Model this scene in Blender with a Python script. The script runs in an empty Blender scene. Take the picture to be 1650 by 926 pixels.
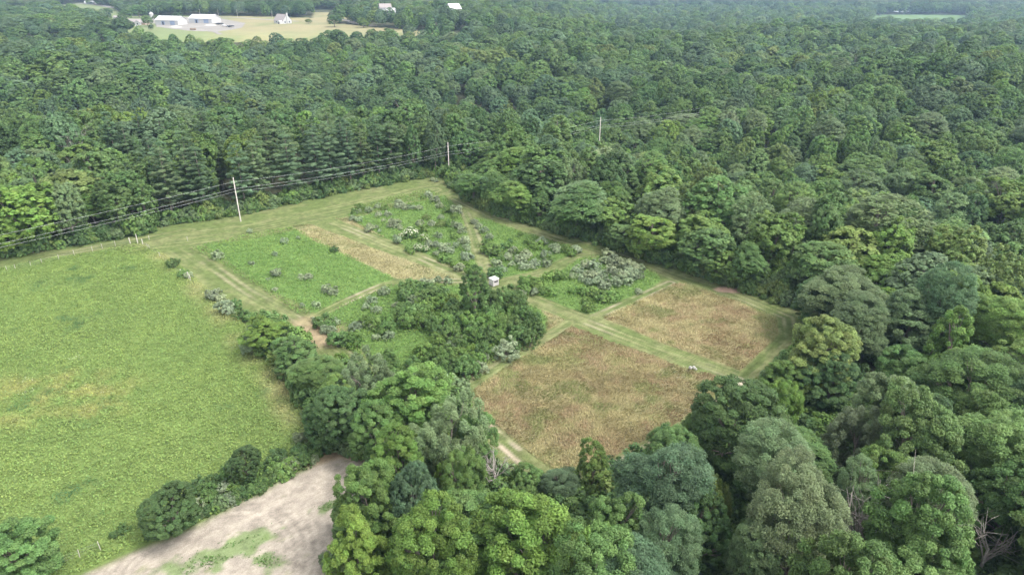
import bpy, math, random
import numpy as np

# ------------------------------------------------------------------ camera, world, sun, exposure
CAM_Z = 60.0
PITCH = math.radians(24.79)
sc = bpy.context.scene
cam_d = bpy.data.cameras.new("camera")
cam = bpy.data.objects.new("camera", cam_d)
sc.collection.objects.link(cam)
cam.location = (0, 0, CAM_Z)
cam.rotation_euler = (math.pi / 2 - PITCH, 0, 0)
cam_d.lens = 24.0
cam_d.sensor_width = 36.0
cam_d.clip_start = 0.5
cam_d.clip_end = 20000
sc.camera = cam

SUN_EL, SUN_AZ = math.radians(56), math.radians(118)     # azimuth clockwise from +Y (view direction)
world = bpy.data.worlds.new("World")
sc.world = world
world.use_nodes = True
wn = world.node_tree
wn.nodes.clear()
sky = wn.nodes.new("ShaderNodeTexSky")
sky.sky_type = 'NISHITA'
sky.sun_disc = False
sky.sun_elevation = SUN_EL
sky.sun_rotation = SUN_AZ
sky.air_density = 1.0
sky.dust_density = 3.0
sky.ozone_density = 1.0
hsv = wn.nodes.new("ShaderNodeHueSaturation")
hsv.inputs['Saturation'].default_value = 0.18
bg = wn.nodes.new("ShaderNodeBackground")
bg.inputs['Strength'].default_value = 0.15
wo = wn.nodes.new("ShaderNodeOutputWorld")
wn.links.new(sky.outputs[0], hsv.inputs['Color'])
wn.links.new(hsv.outputs[0], bg.inputs['Color'])
wn.links.new(bg.outputs[0], wo.inputs['Surface'])

sun_d = bpy.data.lights.new("sun", 'SUN')
sun_d.energy = 0.85
sun_d.angle = math.radians(20)
sun_d.color = (1.0, 0.96, 0.90)
sun = bpy.data.objects.new("sun", sun_d)
sc.collection.objects.link(sun)
sun.location = (60, -60, 150)
sun.rotation_euler = (math.pi / 2 - SUN_EL, 0, math.pi - SUN_AZ)

sc.view_settings.view_transform = 'Standard'
sc.view_settings.look = 'None'
sc.view_settings.gamma = 1.0
sc.view_settings.use_curve_mapping = False
sc.view_settings.exposure = 1.62
sc.cycles.max_bounces = 6
sc.cycles.diffuse_bounces = 3
sc.cycles.transmission_bounces = 4
sc.cycles.transparent_max_bounces = 4
sc.cycles.volume_bounces = 0
sc.cycles.use_denoising = True

random.seed(11)
rng = np.random.default_rng(11)

# ------------------------------------------------------------------ helpers
S = sc.collection.objects


def at(px, py, z=0.0):
    """ground point (metres) seen at a pixel of the 1650 px wide photograph, at height z"""
    cx = (px - 825) / 1100.0
    cy = (463 - py) / 1100.0
    dx, dy, dz = cx, math.cos(PITCH) + cy * math.sin(PITCH), -math.sin(PITCH) + cy * math.cos(PITCH)
    t = (z - CAM_Z) / dz
    return (dx * t, dy * t)


def P(pts, z=0.0):
    return np.array([at(a, b, z) for a, b in pts])


def smooth(a, b, x):
    t = np.clip((x - a) / (b - a), 0, 1)
    return t * t * (3 - 2 * t)


def inside(poly, x, y):
    r = np.zeros(x.shape, bool)
    n = len(poly)
    for i in range(n):
        x1, y1 = poly[i]
        x2, y2 = poly[(i + 1) % n]
        if y1 == y2:
            continue
        c = ((y1 > y) != (y2 > y)) & (x < (x2 - x1) * (y - y1) / (y2 - y1) + x1)
        r ^= c
    return r


def dist_line(pts, x, y, closed=False):
    best = np.full(x.shape, 1e9)
    along = np.zeros(x.shape)
    acc = 0.0
    n = len(pts)
    for i in range(n if closed else n - 1):
        x1, y1 = pts[i]
        x2, y2 = pts[(i + 1) % n]
        dx, dy = x2 - x1, y2 - y1
        L = math.hypot(dx, dy) + 1e-9
        t = np.clip(((x - x1) * dx + (y - y1) * dy) / L / L, 0, 1)
        d = np.hypot(x - (x1 + t * dx), y - (y1 + t * dy))
        m = d < best
        best = np.where(m, d, best)
        along = np.where(m, acc + t * L, along)
        acc += L
    return best, along


def sdist(poly, x, y):
    """positive inside"""
    d, _ = dist_line(poly, x, y, True)
    return np.where(inside(poly, x, y), d, -d)


def vnoise(x, y, scale, seed):
    """smooth value noise 0..1"""
    r = np.random.default_rng(seed)
    N = 64
    g = r.random((N, N))
    u, v = x / scale + 1000.3, y / scale + 1000.7
    i, j = np.floor(u).astype(int), np.floor(v).astype(int)
    fu, fv = u - i, v - j
    fu, fv = fu * fu * (3 - 2 * fu), fv * fv * (3 - 2 * fv)
    a = g[i % N, j % N]
    b = g[(i + 1) % N, j % N]
    c = g[i % N, (j + 1) % N]
    d = g[(i + 1) % N, (j + 1) % N]
    return (a * (1 - fu) + b * fu) * (1 - fv) + (c * (1 - fu) + d * fu) * fv


def fbm(x, y, scale, seed, octv=4):
    s, a, t = 0, 1.0, 0
    for k in range(octv):
        s = s + a * vnoise(x, y, scale / 2 ** k, seed + k)
        t += a
        a *= 0.55
    return s / t


def mesh_from(name, V, F, face_attrs=None, smooth_shade=False):
    """V (n,3) array, F (m,k) array of equal sized faces"""
    V = np.asarray(V, np.float32)
    F = np.asarray(F, np.int32)
    me = bpy.data.meshes.new(name)
    me.vertices.add(len(V))
    me.vertices.foreach_set("co", V.ravel())
    m, k = F.shape
    me.loops.add(m * k)
    me.loops.foreach_set("vertex_index", F.ravel())
    me.polygons.add(m)
    me.polygons.foreach_set("loop_start", np.arange(0, m * k, k, dtype=np.int32))
    if smooth_shade:
        me.polygons.foreach_set("use_smooth", np.ones(m, bool))
    me.update(calc_edges=True)
    for an, (typ, dom, data) in (face_attrs or {}).items():
        a = me.attributes.new(an, typ, dom)
        key = {'FLOAT': 'value', 'FLOAT_VECTOR': 'vector', 'FLOAT_COLOR': 'color', 'INT': 'value'}[typ]
        a.data.foreach_set(key, np.asarray(data).ravel())
    return me


def link(name, me, parent=None, loc=None):
    o = bpy.data.objects.new(name, me)
    S.link(o)
    if parent is not None:
        o.parent = parent
    if loc is not None:
        o.location = loc
    return o


def tag(o, label=None, cat=None, group=None, kind=None):
    if label:
        o['label'] = label
    if cat:
        o['category'] = cat
    if group:
        o['group'] = group
    if kind:
        o['kind'] = kind
    return o


class Build:
    """collects simple solids into one mesh"""

    def __init__(s):
        s.V, s.Fs = [], []

    def add(s, verts, faces):
        b = len(s.V)
        s.V += [tuple(v) for v in verts]
        s.Fs += [tuple(b + i for i in f) for f in faces]

    def box(s, x0, x1, y0, y1, z0, z1):
        v = [(x, y, z) for z in (z0, z1) for y in (y0, y1) for x in (x0, x1)]
        s.add(v, [(0, 2, 3, 1), (4, 5, 7, 6), (0, 1, 5, 4), (2, 6, 7, 3), (0, 4, 6, 2), (1, 3, 7, 5)])

    def tube(s, pts, radii, n=7, cap=True):
        pts = [np.array(p, float) for p in pts]
        rings = []
        b0 = len(s.V)
        for i, p in enumerate(pts):
            d = (pts[min(i + 1, len(pts) - 1)] - pts[max(i - 1, 0)])
            d = d / (np.linalg.norm(d) + 1e-9)
            a = np.cross(d, (0, 0, 1.0)) if abs(d[2]) < 0.9 else np.cross(d, (1.0, 0, 0))
            a /= np.linalg.norm(a)
            c = np.cross(d, a)
            for k in range(n):
                t = 2 * math.pi * k / n
                s.V.append(tuple(p + radii[i] * (math.cos(t) * a + math.sin(t) * c)))
        for i in range(len(pts) - 1):
            for k in range(n):
                k2 = (k + 1) % n
                s.Fs.append((b0 + i * n + k, b0 + i * n + k2, b0 + (i + 1) * n + k2, b0 + (i + 1) * n + k))
        if cap:
            s.Fs.append(tuple(b0 + k for k in range(n))[::-1])
            s.Fs.append(tuple(b0 + (len(pts) - 1) * n + k for k in range(n)))

    def gable(s, x0, x1, y0, y1, z0, z1, axis='x', over=0.0, thick=0.25):
        """roof only: two thick slopes; ridge along axis"""
        if axis == 'x':
            ym = (y0 + y1) / 2
            sl = (z1 - z0) / (ym - y0)
            a, b = y0 - over, y1 + over
            zo = z0 - over * sl
            prof = [(a, zo), (ym, z1), (b, zo), (b, zo - thick), (ym, z1 - thick), (a, zo - thick)]
            v = [(x, q[0], q[1]) for x in (x0 - over, x1 + over) for q in prof]
        else:
            xm = (x0 + x1) / 2
            sl = (z1 - z0) / (xm - x0)
            a, b = x0 - over, x1 + over
            zo = z0 - over * sl
            prof = [(a, zo), (xm, z1), (b, zo), (b, zo - thick), (xm, z1 - thick), (a, zo - thick)]
            v = [(q[0], y, q[1]) for y in (y0 - over, y1 + over) for q in prof]
        f = [(0, 1, 7, 6), (1, 2, 8, 7), (2, 3, 9, 8), (3, 4, 10, 9), (4, 5, 11, 10), (5, 0, 6, 11),
             (5, 4, 1, 0), (4, 3, 2, 1), (6, 7, 10, 11), (7, 8, 9, 10)]
        s.add(v, f)

    def gwall(s, x0, x1, y0, y1, z0, ze, zr, axis='x'):
        """walls with gable ends"""
        if axis == 'x':
            ym = (y0 + y1) / 2
            v = [(x, y, z) for x in (x0, x1) for (y, z) in ((y0, z0), (y0, ze), (ym, zr), (y1, ze), (y1, z0))]
        else:
            xm = (x0 + x1) / 2
            v = [(x, y, z) for y in (y0, y1) for (x, z) in ((x0, z0), (x0, ze), (xm, zr), (x1, ze), (x1, z0))]
        s.add(v, [(0, 1, 2, 3, 4), (9, 8, 7, 6, 5), (0, 5, 6, 1), (3, 8, 9, 4), (0, 4, 9, 5), (1, 6, 7, 2), (2, 7, 8, 3)])

    def build(s, name, mat, parent=None, loc=None, smooth_shade=False):
        me = bpy.data.meshes.new(name)
        me.from_pydata(s.V, [], s.Fs)
        if smooth_shade:
            me.polygons.foreach_set("use_smooth", np.ones(len(me.polygons), bool))
        me.update()
        if mat:
            me.materials.append(mat)
        return link(name, me, parent, loc)


# ------------------------------------------------------------------ materials
def new_mat(name):
    m = bpy.data.materials.new(name)
    m.use_nodes = True
    nt = m.node_tree
    nt.nodes.clear()
    out = nt.nodes.new("ShaderNodeOutputMaterial")
    return m, nt, out


def simple_mat(name, col, rough=0.7, var=0.15, scale=2.0, spec=0.3, metal=0.0):
    m, nt, out = new_mat(name)
    p = nt.nodes.new("ShaderNodeBsdfPrincipled")
    p.inputs['Roughness'].default_value = rough
    p.inputs['Specular IOR Level'].default_value = spec
    p.inputs['Metallic'].default_value = metal
    tc = nt.nodes.new("ShaderNodeTexCoord")
    no = nt.nodes.new("ShaderNodeTexNoise")
    no.inputs['Scale'].default_value = scale
    no.inputs['Detail'].default_value = 5
    nt.links.new(tc.outputs['Object'], no.inputs['Vector'])
    ramp = nt.nodes.new("ShaderNodeMapRange")
    ramp.inputs[1].default_value = 0.3
    ramp.inputs[2].default_value = 0.7
    ramp.inputs[3].default_value = 1 - var
    ramp.inputs[4].default_value = 1 + var
    nt.links.new(no.outputs[0], ramp.inputs[0])
    mul = nt.nodes.new("ShaderNodeVectorMath")
    mul.operation = 'SCALE'
    mul.inputs[0].default_value = col
    nt.links.new(ramp.outputs[0], mul.inputs['Scale'])
    nt.links.new(mul.outputs[0], p.inputs['Base Color'])
    nt.links.new(p.outputs[0], out.inputs[0])
    return m


def leaf_mat(name, attr_type='INSTANCER', attr='tint', trans=0.38, rough=0.55, spec=0.25, amp=0.55):
    m, nt, out = new_mat(name)
    a = nt.nodes.new("ShaderNodeAttribute")
    a.attribute_type = attr_type
    a.attribute_name = attr
    v = nt.nodes.new("ShaderNodeAttribute")
    v.attribute_type = 'GEOMETRY'
    v.attribute_name = 'var'
    sep = nt.nodes.new("ShaderNodeSeparateXYZ")
    nt.links.new(v.outputs['Vector'], sep.inputs[0])
    mr = nt.nodes.new("ShaderNodeMapRange")
    mr.inputs[3].default_value = 1 - amp
    mr.inputs[4].default_value = 1 + amp
    nt.links.new(sep.outputs[0], mr.inputs[0])
    sc_ = nt.nodes.new("ShaderNodeVectorMath")
    sc_.operation = 'SCALE'
    nt.links.new(a.outputs['Vector'], sc_.inputs[0])
    nt.links.new(mr.outputs[0], sc_.inputs['Scale'])
    # y component of var pushes leaf hue to yellow / blue green
    hs = nt.nodes.new("ShaderNodeHueSaturation")
    mh = nt.nodes.new("ShaderNodeMapRange")
    mh.inputs[3].default_value = 0.482
    mh.inputs[4].default_value = 0.518
    nt.links.new(sep.outputs[1], mh.inputs[0])
    nt.links.new(mh.outputs[0], hs.inputs['Hue'])
    nt.links.new(sc_.outputs[0], hs.inputs['Color'])
    p = nt.nodes.new("ShaderNodeBsdfPrincipled")
    p.inputs['Roughness'].default_value = rough
    p.inputs['Specular IOR Level'].default_value = spec
    nt.links.new(hs.outputs[0], p.inputs['Base Color'])
    tr = nt.nodes.new("ShaderNodeBsdfTranslucent")
    nt.links.new(hs.outputs[0], tr.inputs['Color'])
    mx = nt.nodes.new("ShaderNodeMixShader")
    mx.inputs[0].default_value = trans
    nt.links.new(p.outputs[0], mx.inputs[1])
    nt.links.new(tr.outputs[0], mx.inputs[2])
    nt.links.new(mx.outputs[0], out.inputs[0])
    return m


def ground_mat(name, fine=1.0, amt=0.35, bump=0.15, bscale=6.0):
    """surface colour from the 'col' attribute, broken up by noise in world metres"""
    m, nt, out = new_mat(name)
    a = nt.nodes.new("ShaderNodeAttribute")
    a.attribute_name = 'col'
    tc = nt.nodes.new("ShaderNodeTexCoord")
    n1 = nt.nodes.new("ShaderNodeTexNoise")
    n1.inputs['Scale'].default_value = bscale
    n1.inputs['Detail'].default_value = 6
    n1.inputs['Roughness'].default_value = 0.7
    nt.links.new(tc.outputs['Object'], n1.inputs['Vector'])
    n2 = nt.nodes.new("ShaderNodeTexNoise")
    n2.inputs['Scale'].default_value = 0.45 * fine
    n2.inputs['Detail'].default_value = 4
    nt.links.new(tc.outputs['Object'], n2.inputs['Vector'])
    add = nt.nodes.new("ShaderNodeMath")
    add.operation = 'ADD'
    nt.links.new(n1.outputs[0], add.inputs[0])
    nt.links.new(n2.outputs[0], add.inputs[1])
    mr = nt.nodes.new("ShaderNodeMapRange")
    mr.inputs[1].default_value = 0.65
    mr.inputs[2].default_value = 1.35
    mr.inputs[3].default_value = 1 - amt
    mr.inputs[4].default_value = 1 + amt
    nt.links.new(add.outputs[0], mr.inputs[0])
    mul = nt.nodes.new("ShaderNodeVectorMath")
    mul.operation = 'SCALE'
    nt.links.new(a.outputs['Vector'], mul.inputs[0])
    nt.links.new(mr.outputs[0], mul.inputs['Scale'])
    p = nt.nodes.new("ShaderNodeBsdfPrincipled")
    p.inputs['Roughness'].default_value = 0.95
    p.inputs['Specular IOR Level'].default_value = 0.1
    nt.links.new(mul.outputs[0], p.inputs['Base Color'])
    bp = nt.nodes.new("ShaderNodeBump")
    bp.inputs['Strength'].default_value = bump
    bp.inputs['Distance'].default_value = 0.3
    nt.links.new(n1.outputs[0], bp.inputs['Height'])
    nt.links.new(bp.outputs[0], p.inputs['Normal'])
    nt.links.new(p.outputs[0], out.inputs[0])
    return m


M_LEAF = leaf_mat("foliage")
M_HERB = leaf_mat("herb_leaves", attr_type='GEOMETRY', attr='tint', trans=0.2, spec=0.08, amp=0.32)
M_BARK = simple_mat("bark", (0.21, 0.18, 0.15), 0.9, 0.3, 4.0)
M_PALE_BARK = simple_mat("dead_wood", (0.31, 0.28, 0.25), 0.9, 0.25, 4.0)
M_POLE = simple_mat("weathered_pole_wood", (0.50, 0.46, 0.41), 0.85, 0.15, 3.0)
M_GREY = simple_mat("galvanised_steel", (0.36, 0.36, 0.35), 0.5, 0.1, 3.0)
M_WIRE = simple_mat("aluminium_wire", (0.70, 0.71, 0.71), 0.5, 0.05, 1.0)
M_WHITE = simple_mat("white_painted_metal", (0.60, 0.60, 0.60), 0.5, 0.04, 0.5)
M_WALL = simple_mat("white_wall_panel", (0.44, 0.44, 0.44), 0.6, 0.05, 0.6)
M_DOOR = simple_mat("blue_grey_door", (0.24, 0.29, 0.40), 0.5, 0.08, 0.6)
M_DARK = simple_mat("dark_opening", (0.02, 0.02, 0.025), 0.7, 0.1, 1.0)
M_ROOFG = simple_mat("grey_brown_shingle", (0.27, 0.24, 0.23), 0.85, 0.15, 1.5)
M_BRICK = simple_mat("tan_brick", (0.36, 0.27, 0.22), 0.85, 0.15, 1.2)
M_GLASS = simple_mat("window_pane", (0.05, 0.06, 0.08), 0.15, 0.1, 1.0, spec=0.6)
M_FLOWER = simple_mat("white_blossom", (0.50, 0.51, 0.36), 0.8, 0.1, 3.0)
M_ROCK = simple_mat("pale_rock", (0.40, 0.39, 0.36), 0.85, 0.2, 2.0)

# ------------------------------------------------------------------ plan of the place (metres)
# outline of the open fields; everything outside is woodland
CLEAR = np.vstack([
    [(-330, 36), (-330, 20), (-52, 20), (-24, 34)],
    P([(520, 926), (545, 870), (598, 768), (586, 742), (520, 732), (500, 690), (452, 606), (412, 560), (402, 532),
       (440, 528), (490, 566), (545, 594), (600, 604), (700, 618), (748, 628), (772, 700), (800, 752), (862, 792),
       (905, 788), (985, 768), (1112, 700), (1206, 640), (1290, 566), (1300, 520), (1285, 504), (1190, 470), (1120, 445),
       (1000, 408), (900, 378), (800, 348), (745, 325), (722, 300), (712, 284), (640, 296), (560, 310), (400, 346),
       (262, 366), (232, 380), (90, 402), (0, 420)]),
])
FARM_Z = 8.0
RIVER_Z = -35.0
FARM = P([(172, 42), (186, 50), (212, 58), (262, 63), (330, 65), (440, 65), (570, 63), (640, 61), (700, 57), (696, 53), (600, 45), (530, 38), (575, 30), (573, 20),
          (505, 21), (500, 30), (430, 28), (330, 26), (250, 26), (205, 27), (185, 20), (172, 12), (120, 6), (86, 10), (92, 20), (130, 24), (175, 34)], FARM_Z)
FARM2 = P([(0, 18), (44, 18), (44, 27), (0, 28)], FARM_Z)
FIELD_R = P([(1400, 52), (1410, 24), (1555, 25), (1560, 52)], RIVER_Z)
STRIP = P([(868, 35), (862, 29), (872, 27), (902, 33), (904, 37)], -6)
POND = P([(1414, 19), (1420, 10.5), (1452, 9), (1480, 10.5), (1488, 18), (1450, 20)], RIVER_Z)


def terrain(x, y):
    x = np.asarray(x, float)
    y = np.asarray(y, float)
    d = -sdist(CLEAR, x, y)
    t = smooth(14, 90, d)
    n = (6.5 * np.sin(x / 47 + 1.3) * np.sin(y / 61 + .5) + 5.0 * np.sin((x + y) / 83 + 0.4)
         + 4.0 * np.sin((x - 1.7 * y) / 71 + 2.0) + 2.5 * np.sin((1.3 * x + .4 * y) / 33))
    left = smooth(60, -60, x - 0.12 * y)
    val = -15 * np.exp(-(((y - (350 + 0.2 * x)) / 62) ** 2)) * left
    rise = 0.0
    n_amp = 1 - 0.85 * smooth(520, 660, y) * left - 0.35 * left * smooth(450, 300, y)
    h = t * ((n - 9) * n_amp * (1 - 0.6 * smooth(600, 700, y) * left) + val) * (1 - .35 * smooth(400, 700, y)) - 9 * smooth(420, 800, y) * (1 - left) + rise * t
    farm = smooth(612, 642, y) * smooth(60, -30, x - 0.06 * y + 60)
    h = h * (1 - farm) + FARM_Z * farm
    ratio = x / np.maximum(y, 1)
    drop = smooth(740, 1030, y - 140 * np.clip(ratio, 0, .6)) * smooth(-0.02, 0.22, ratio)
    h = h * (1 - drop) + RIVER_Z * drop
    return np.where(d <= 14, 0.0, h)


def th(x, y):
    return float(terrain(np.array([x]), np.array([y]))[0])


# ------------------------------------------------------------------ zones of the near fields
soil_poly = np.vstack([P([(140, 926), (232, 884), (330, 842), (420, 796), (505, 752), (545, 738), (590, 744), (602, 768), (548, 872), (524, 926)]), [(-19, 30), (-48, 30)], ])
soil_poly = np.vstack([soil_poly[:10], [(-22, 32), (-70, 32)]])
tan_strip = P([(468, 364), (500, 362), (560, 384), (640, 414), (742, 450), (700, 452), (640, 449), (560, 412), (500, 384)])
tan_strip2 = P([(528, 352), (560, 352), (600, 372), (645, 396), (636, 402), (590, 384), (545, 364)])
p1_poly = P([(308, 402), (340, 392), (468, 366), (560, 412), (638, 450), (600, 462), (560, 482), (508, 508), (480, 508), (430, 474), (360, 430)])
p2_poly = P([(556, 348), (600, 326), (640, 316), (690, 306), (728, 322), (746, 350), (756, 395), (768, 430), (766, 446), (736, 442), (690, 420), (640, 398), (590, 370)])
p3_poly = P([(758, 352), (790, 356), (850, 378), (936, 398), (930, 412), (890, 428), (842, 446), (806, 450), (786, 428), (768, 385)])
p4_poly = P([(842, 462), (850, 450), (900, 440), (940, 412), (1000, 410), (1045, 420), (1066, 452), (1040, 470), (965, 506), (925, 504), (862, 478)])
p5_poly = P([(968, 512), (1010, 490), (1085, 456), (1150, 466), (1215, 490), (1258, 512), (1258, 540), (1226, 586), (1202, 606), (1110, 572), (1030, 536)])
p6_poly = P([(752, 626), (800, 594), (860, 560), (915, 524), (1000, 556), (1090, 590), (1180, 610), (1160, 640), (1105, 680), (1040, 720), (970, 750), (892, 757), (850, 732), (780, 684)])
p6b_poly = P([(862, 488), (900, 502), (912, 520), (880, 540), (830, 572), (790, 596), (752, 620), (742, 612), (800, 572), (880, 532), (880, 508)])
p7_poly = P([(500, 520), (560, 488), (620, 462), (680, 454), (740, 462), (800, 462), (850, 480), (882, 512), (880, 534), (800, 582), (744, 610), (680, 604), (600, 588), (545, 560)])
field_poly = np.vstack([[(-330, 40)], P([(0, 432), (60, 420), (150, 406), (225, 392), (262, 406), (306, 438), (350, 476), (408, 536), (458, 602), (496, 678), (510, 730),
                        (450, 776), (330, 838), (232, 878), (128, 926)]), [(-72, 32), (-330, 25)]])
TAN_EDGE = P([(225, 396), (262, 415), (330, 478), (400, 560), (450, 625), (485, 690)])

x0, x1, y0, y1, st = -150.0, 66.0, 40.0, 226.0, 0.34
gx = np.arange(x0, x1, st)
gy = np.arange(y0, y1, st)
X, Y = np.meshgrid(gx, gy)
sd_clear = sdist(CLEAR, X, Y)
wob = (fbm(X, Y, 3.0, 5) - 0.5) * 2.2
C_MOWN = np.array([0.124, 0.162, 0.054])
C_MOWN_TAN = np.array([0.215, 0.215, 0.105])
C_FIELD = np.array([0.160, 0.225, 0.066])
C_LUSH = np.array([0.120, 0.195, 0.055])
C_TAN = np.array([0.36, 0.33, 0.17])
C_BROWN = np.array([0.25, 0.21, 0.11])
C_SOIL = np.array([0.425, 0.372, 0.305])
C_DIRT = np.array([0.46, 0.38, 0.29])


def mixc(a, b, t):
    t = t[..., None]
    return a * (1 - t) + b * t


col = np.broadcast_to(C_MOWN, X.shape + (3,)).copy()
big = fbm(X, Y, 22, 21)
med = fbm(X, Y, 4.5, 31)
col = mixc(col, C_MOWN_TAN, np.clip((med - .45) * 1.6 + (big - .5) * .8, 0, .6))
zone = np.zeros(X.shape, int)      # 0 mown grass


def paint(poly, c1, c2, n, z, soft=0.7, mixamp=1.0):
    global col, zone
    s = sdist(poly, X, Y) + wob * 0.5
    m = smooth(-soft * .5, soft * .5, s)
    c = mixc(np.broadcast_to(c1, col.shape), np.broadcast_to(c2, col.shape), np.clip((n - .5) * 2.2 * mixamp + .5, 0, 1))
    col = mixc(col, c, m)
    zone = np.where(s > 0, z, zone)
    return s


s_field = paint(field_poly, C_FIELD, C_FIELD * 0.82, fbm(X, Y, 9, 41), 1)
d_te, _ = dist_line(TAN_EDGE, X, Y)
tanm = smooth(3.8, .2, d_te + wob) * np.clip(fbm(X, Y, 5, 77) * 2.4 - .7, 0, 1) * .6
col = mixc(col, C_TAN * .9, tanm)
# the rank, yellowing patch at the west side of the big field
yp = np.array(at(60, 640))
ypm = smooth(1.15, .5, np.hypot((X - yp[0] - 2) / 17, (Y - yp[1]) / 9) + wob * .12)
col = mixc(col, np.array([.30, .30, .10]), ypm * np.clip(fbm(X, Y, 3, 99) * 3.4 - 1.3, 0, 1) * .7)
s_p1 = paint(p1_poly, C_LUSH, C_LUSH * 1.15, fbm(X, Y, 6, 51), 2)
s_tan = paint(tan_strip, C_TAN, C_TAN * .85, fbm(X, Y, 3, 52), 3)
paint(tan_strip2, C_TAN, C_TAN * .85, fbm(X, Y, 3, 53), 3)
s_p2 = paint(p2_poly, C_LUSH, C_LUSH * 1.1, fbm(X, Y, 6, 54), 2)
s_p3 = paint(p3_poly, C_LUSH, C_LUSH * 1.1, fbm(X, Y, 6, 55), 2)
s_p4 = paint(p4_poly, C_LUSH, C_LUSH * 1.1, fbm(X, Y, 6, 56), 2)
s_p6b = paint(p6b_poly, C_TAN * .9, C_BROWN, fbm(X, Y, 5, 57), 3)
s_p7 = paint(p7_poly, C_LUSH, C_LUSH * .9, fbm(X, Y, 6, 58), 2)
s_p5 = paint(p5_poly, C_TAN * .92, C_BROWN, fbm(X, Y, 9, 59), 3)
s_p6 = paint(p6_poly, C_TAN * .8, C_BROWN, fbm(X, Y, 8, 60), 3)

# mown lanes: tyre tracks, clippings and worn earth following each lane
LANES = [
    # pixels, half width m, colour amount of tracks, bare earth
    ([(290, 392), (330, 420), (400, 470), (470, 508), (520, 540), (560, 572)], 3.6, .30, .35),
    ([(520, 352), (600, 384), (680, 416), (760, 450), (860, 484), (960, 524), (1060, 562), (1130, 586), (1200, 612)], 2.2, .75, .45),
    ([(745, 330), (762, 372), (778, 420), (788, 450)], 1.6, .35, .35),
    ([(800, 456), (870, 440), (930, 412), (1000, 408)], 1.5, .4, .1),
    ([(500, 514), (560, 484), (620, 458), (690, 452), (760, 452)], 1.1, .45, .75),
    ([(918, 520), (860, 556), (800, 592), (750, 626), (757, 660)], 1.3, .55, .2),
    ([(960, 510), (1010, 488), (1080, 456)], 1.1, .4, .65),
    ([(730, 318), (800, 352), (900, 386), (1000, 412), (1100, 448), (1200, 482), (1270, 512), (1275, 545), (1230, 590), (1200, 618)], 2.2, .45, .3),
    ([(1200, 618), (1110, 688), (985, 756), (900, 775)], 1.6, .6, .85),
    ([(785, 690), (830, 728), (870, 762), (905, 780)], 1.5, .6, .95),
    ([(230, 392), (400, 372), (540, 344), (700, 306)], 6.5, .25, .05),
    ([(60, 415), (240, 386), (300, 372)], 2.0, .2, .0),
]
for i, (pp, hw, tr, bare) in enumerate(LANES):
    L = P(pp)
    d, al = dist_line(L, X, Y)
    # signed side is not needed: a pair of tracks lies at the same distance on both sides
    n = fbm(X, Y, 2.5, 200 + i)
    body = smooth(hw + .5, hw - .3, d + wob * .25)
    lane_c = mixc(np.broadcast_to(C_MOWN, col.shape), np.broadcast_to(C_MOWN_TAN, col.shape), np.clip((n - .45) * 2.0, 0, 1) * .6)
    col = mixc(col, lane_c, body)
    zone = np.where((d + wob * .25 < hw) & ((zone == 0) | (zone == 2) | (zone == 3) | (zone == 4)), 0, zone)
    col = mixc(col, C_MOWN * .72, body * smooth(.35, .1, np.abs(d - .35)) * .45 + body * smooth(.3, .1, np.abs(d - 1.3)) * .5)
    stk_ = vnoise(al / 1.0, d * 24.0 + 40, 11.0, 350 + i) * .6 + vnoise(al, d * 50.0, 7.0, 370 + i) * .4
    col = mixc(col, C_MOWN_TAN * 1.12, body * np.clip((stk_ - .52) * 5, 0, 1) * .65)
    col = mixc(col, C_MOWN * .68, body * np.clip((.42 - stk_) * 5, 0, 1) * .6)
    for off, w in ((.85, .26), (hw * .92, .20), (1.75, .16)):
        tm = smooth(w * 1.6, w * .4, np.abs(d - off)) * np.clip(n * 4.2 - 1.8, 0, 1) * tr
        col = mixc(col, C_MOWN_TAN * 1.12, tm * .7)
    bm = smooth(.55, .15, np.abs(d - .85)) * np.clip((fbm(X, Y, 6, 300 + i) - .42) * 5, 0, 1) * bare
    col = mixc(col, C_DIRT * (1.0 if i in (8, 9) else .85), bm * (1.0 if i in (8, 9) else .8))
# worn brown corner and the little bank of bare red earth
for (px, py, rx, ry, c, a) in ((520, 540, 4.5, 5.5, (.34, .25, .16), .75), (500, 520, 3.5, 3.5, (.34, .26, .16), .6), (1177, 467, 3.3, 1.5, (.50, .34, .25), 1.0),
                               (1192, 616, 1.2, 1.6, (.55, .47, .36), .8), (560, 735, 5, 2.5, (.30, .22, .14), .8), (540, 748, 4, 1.8, (.34, .26, .17), .6)):
    cx, cy = at(px, py)
    m = smooth(1.25, .6, np.hypot((X - cx) / rx, (Y - cy) / ry) + wob * .22)
    col = mixc(col, np.array(c), m * a)
# dry field: greener spots
for s_, sd in ((s_p5, 70), (s_p6, 71)):
    g = np.clip((fbm(X, Y, 5.5, sd) - .60) * 7, 0, 1) * (s_ > 0)
    col = mixc(col, np.array([.21, .24, .09]), g * .7)

s_soil = paint(soil_poly, C_SOIL, C_SOIL * .86, fbm(X, Y, 3, 61), 4, soft=1.4)
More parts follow.
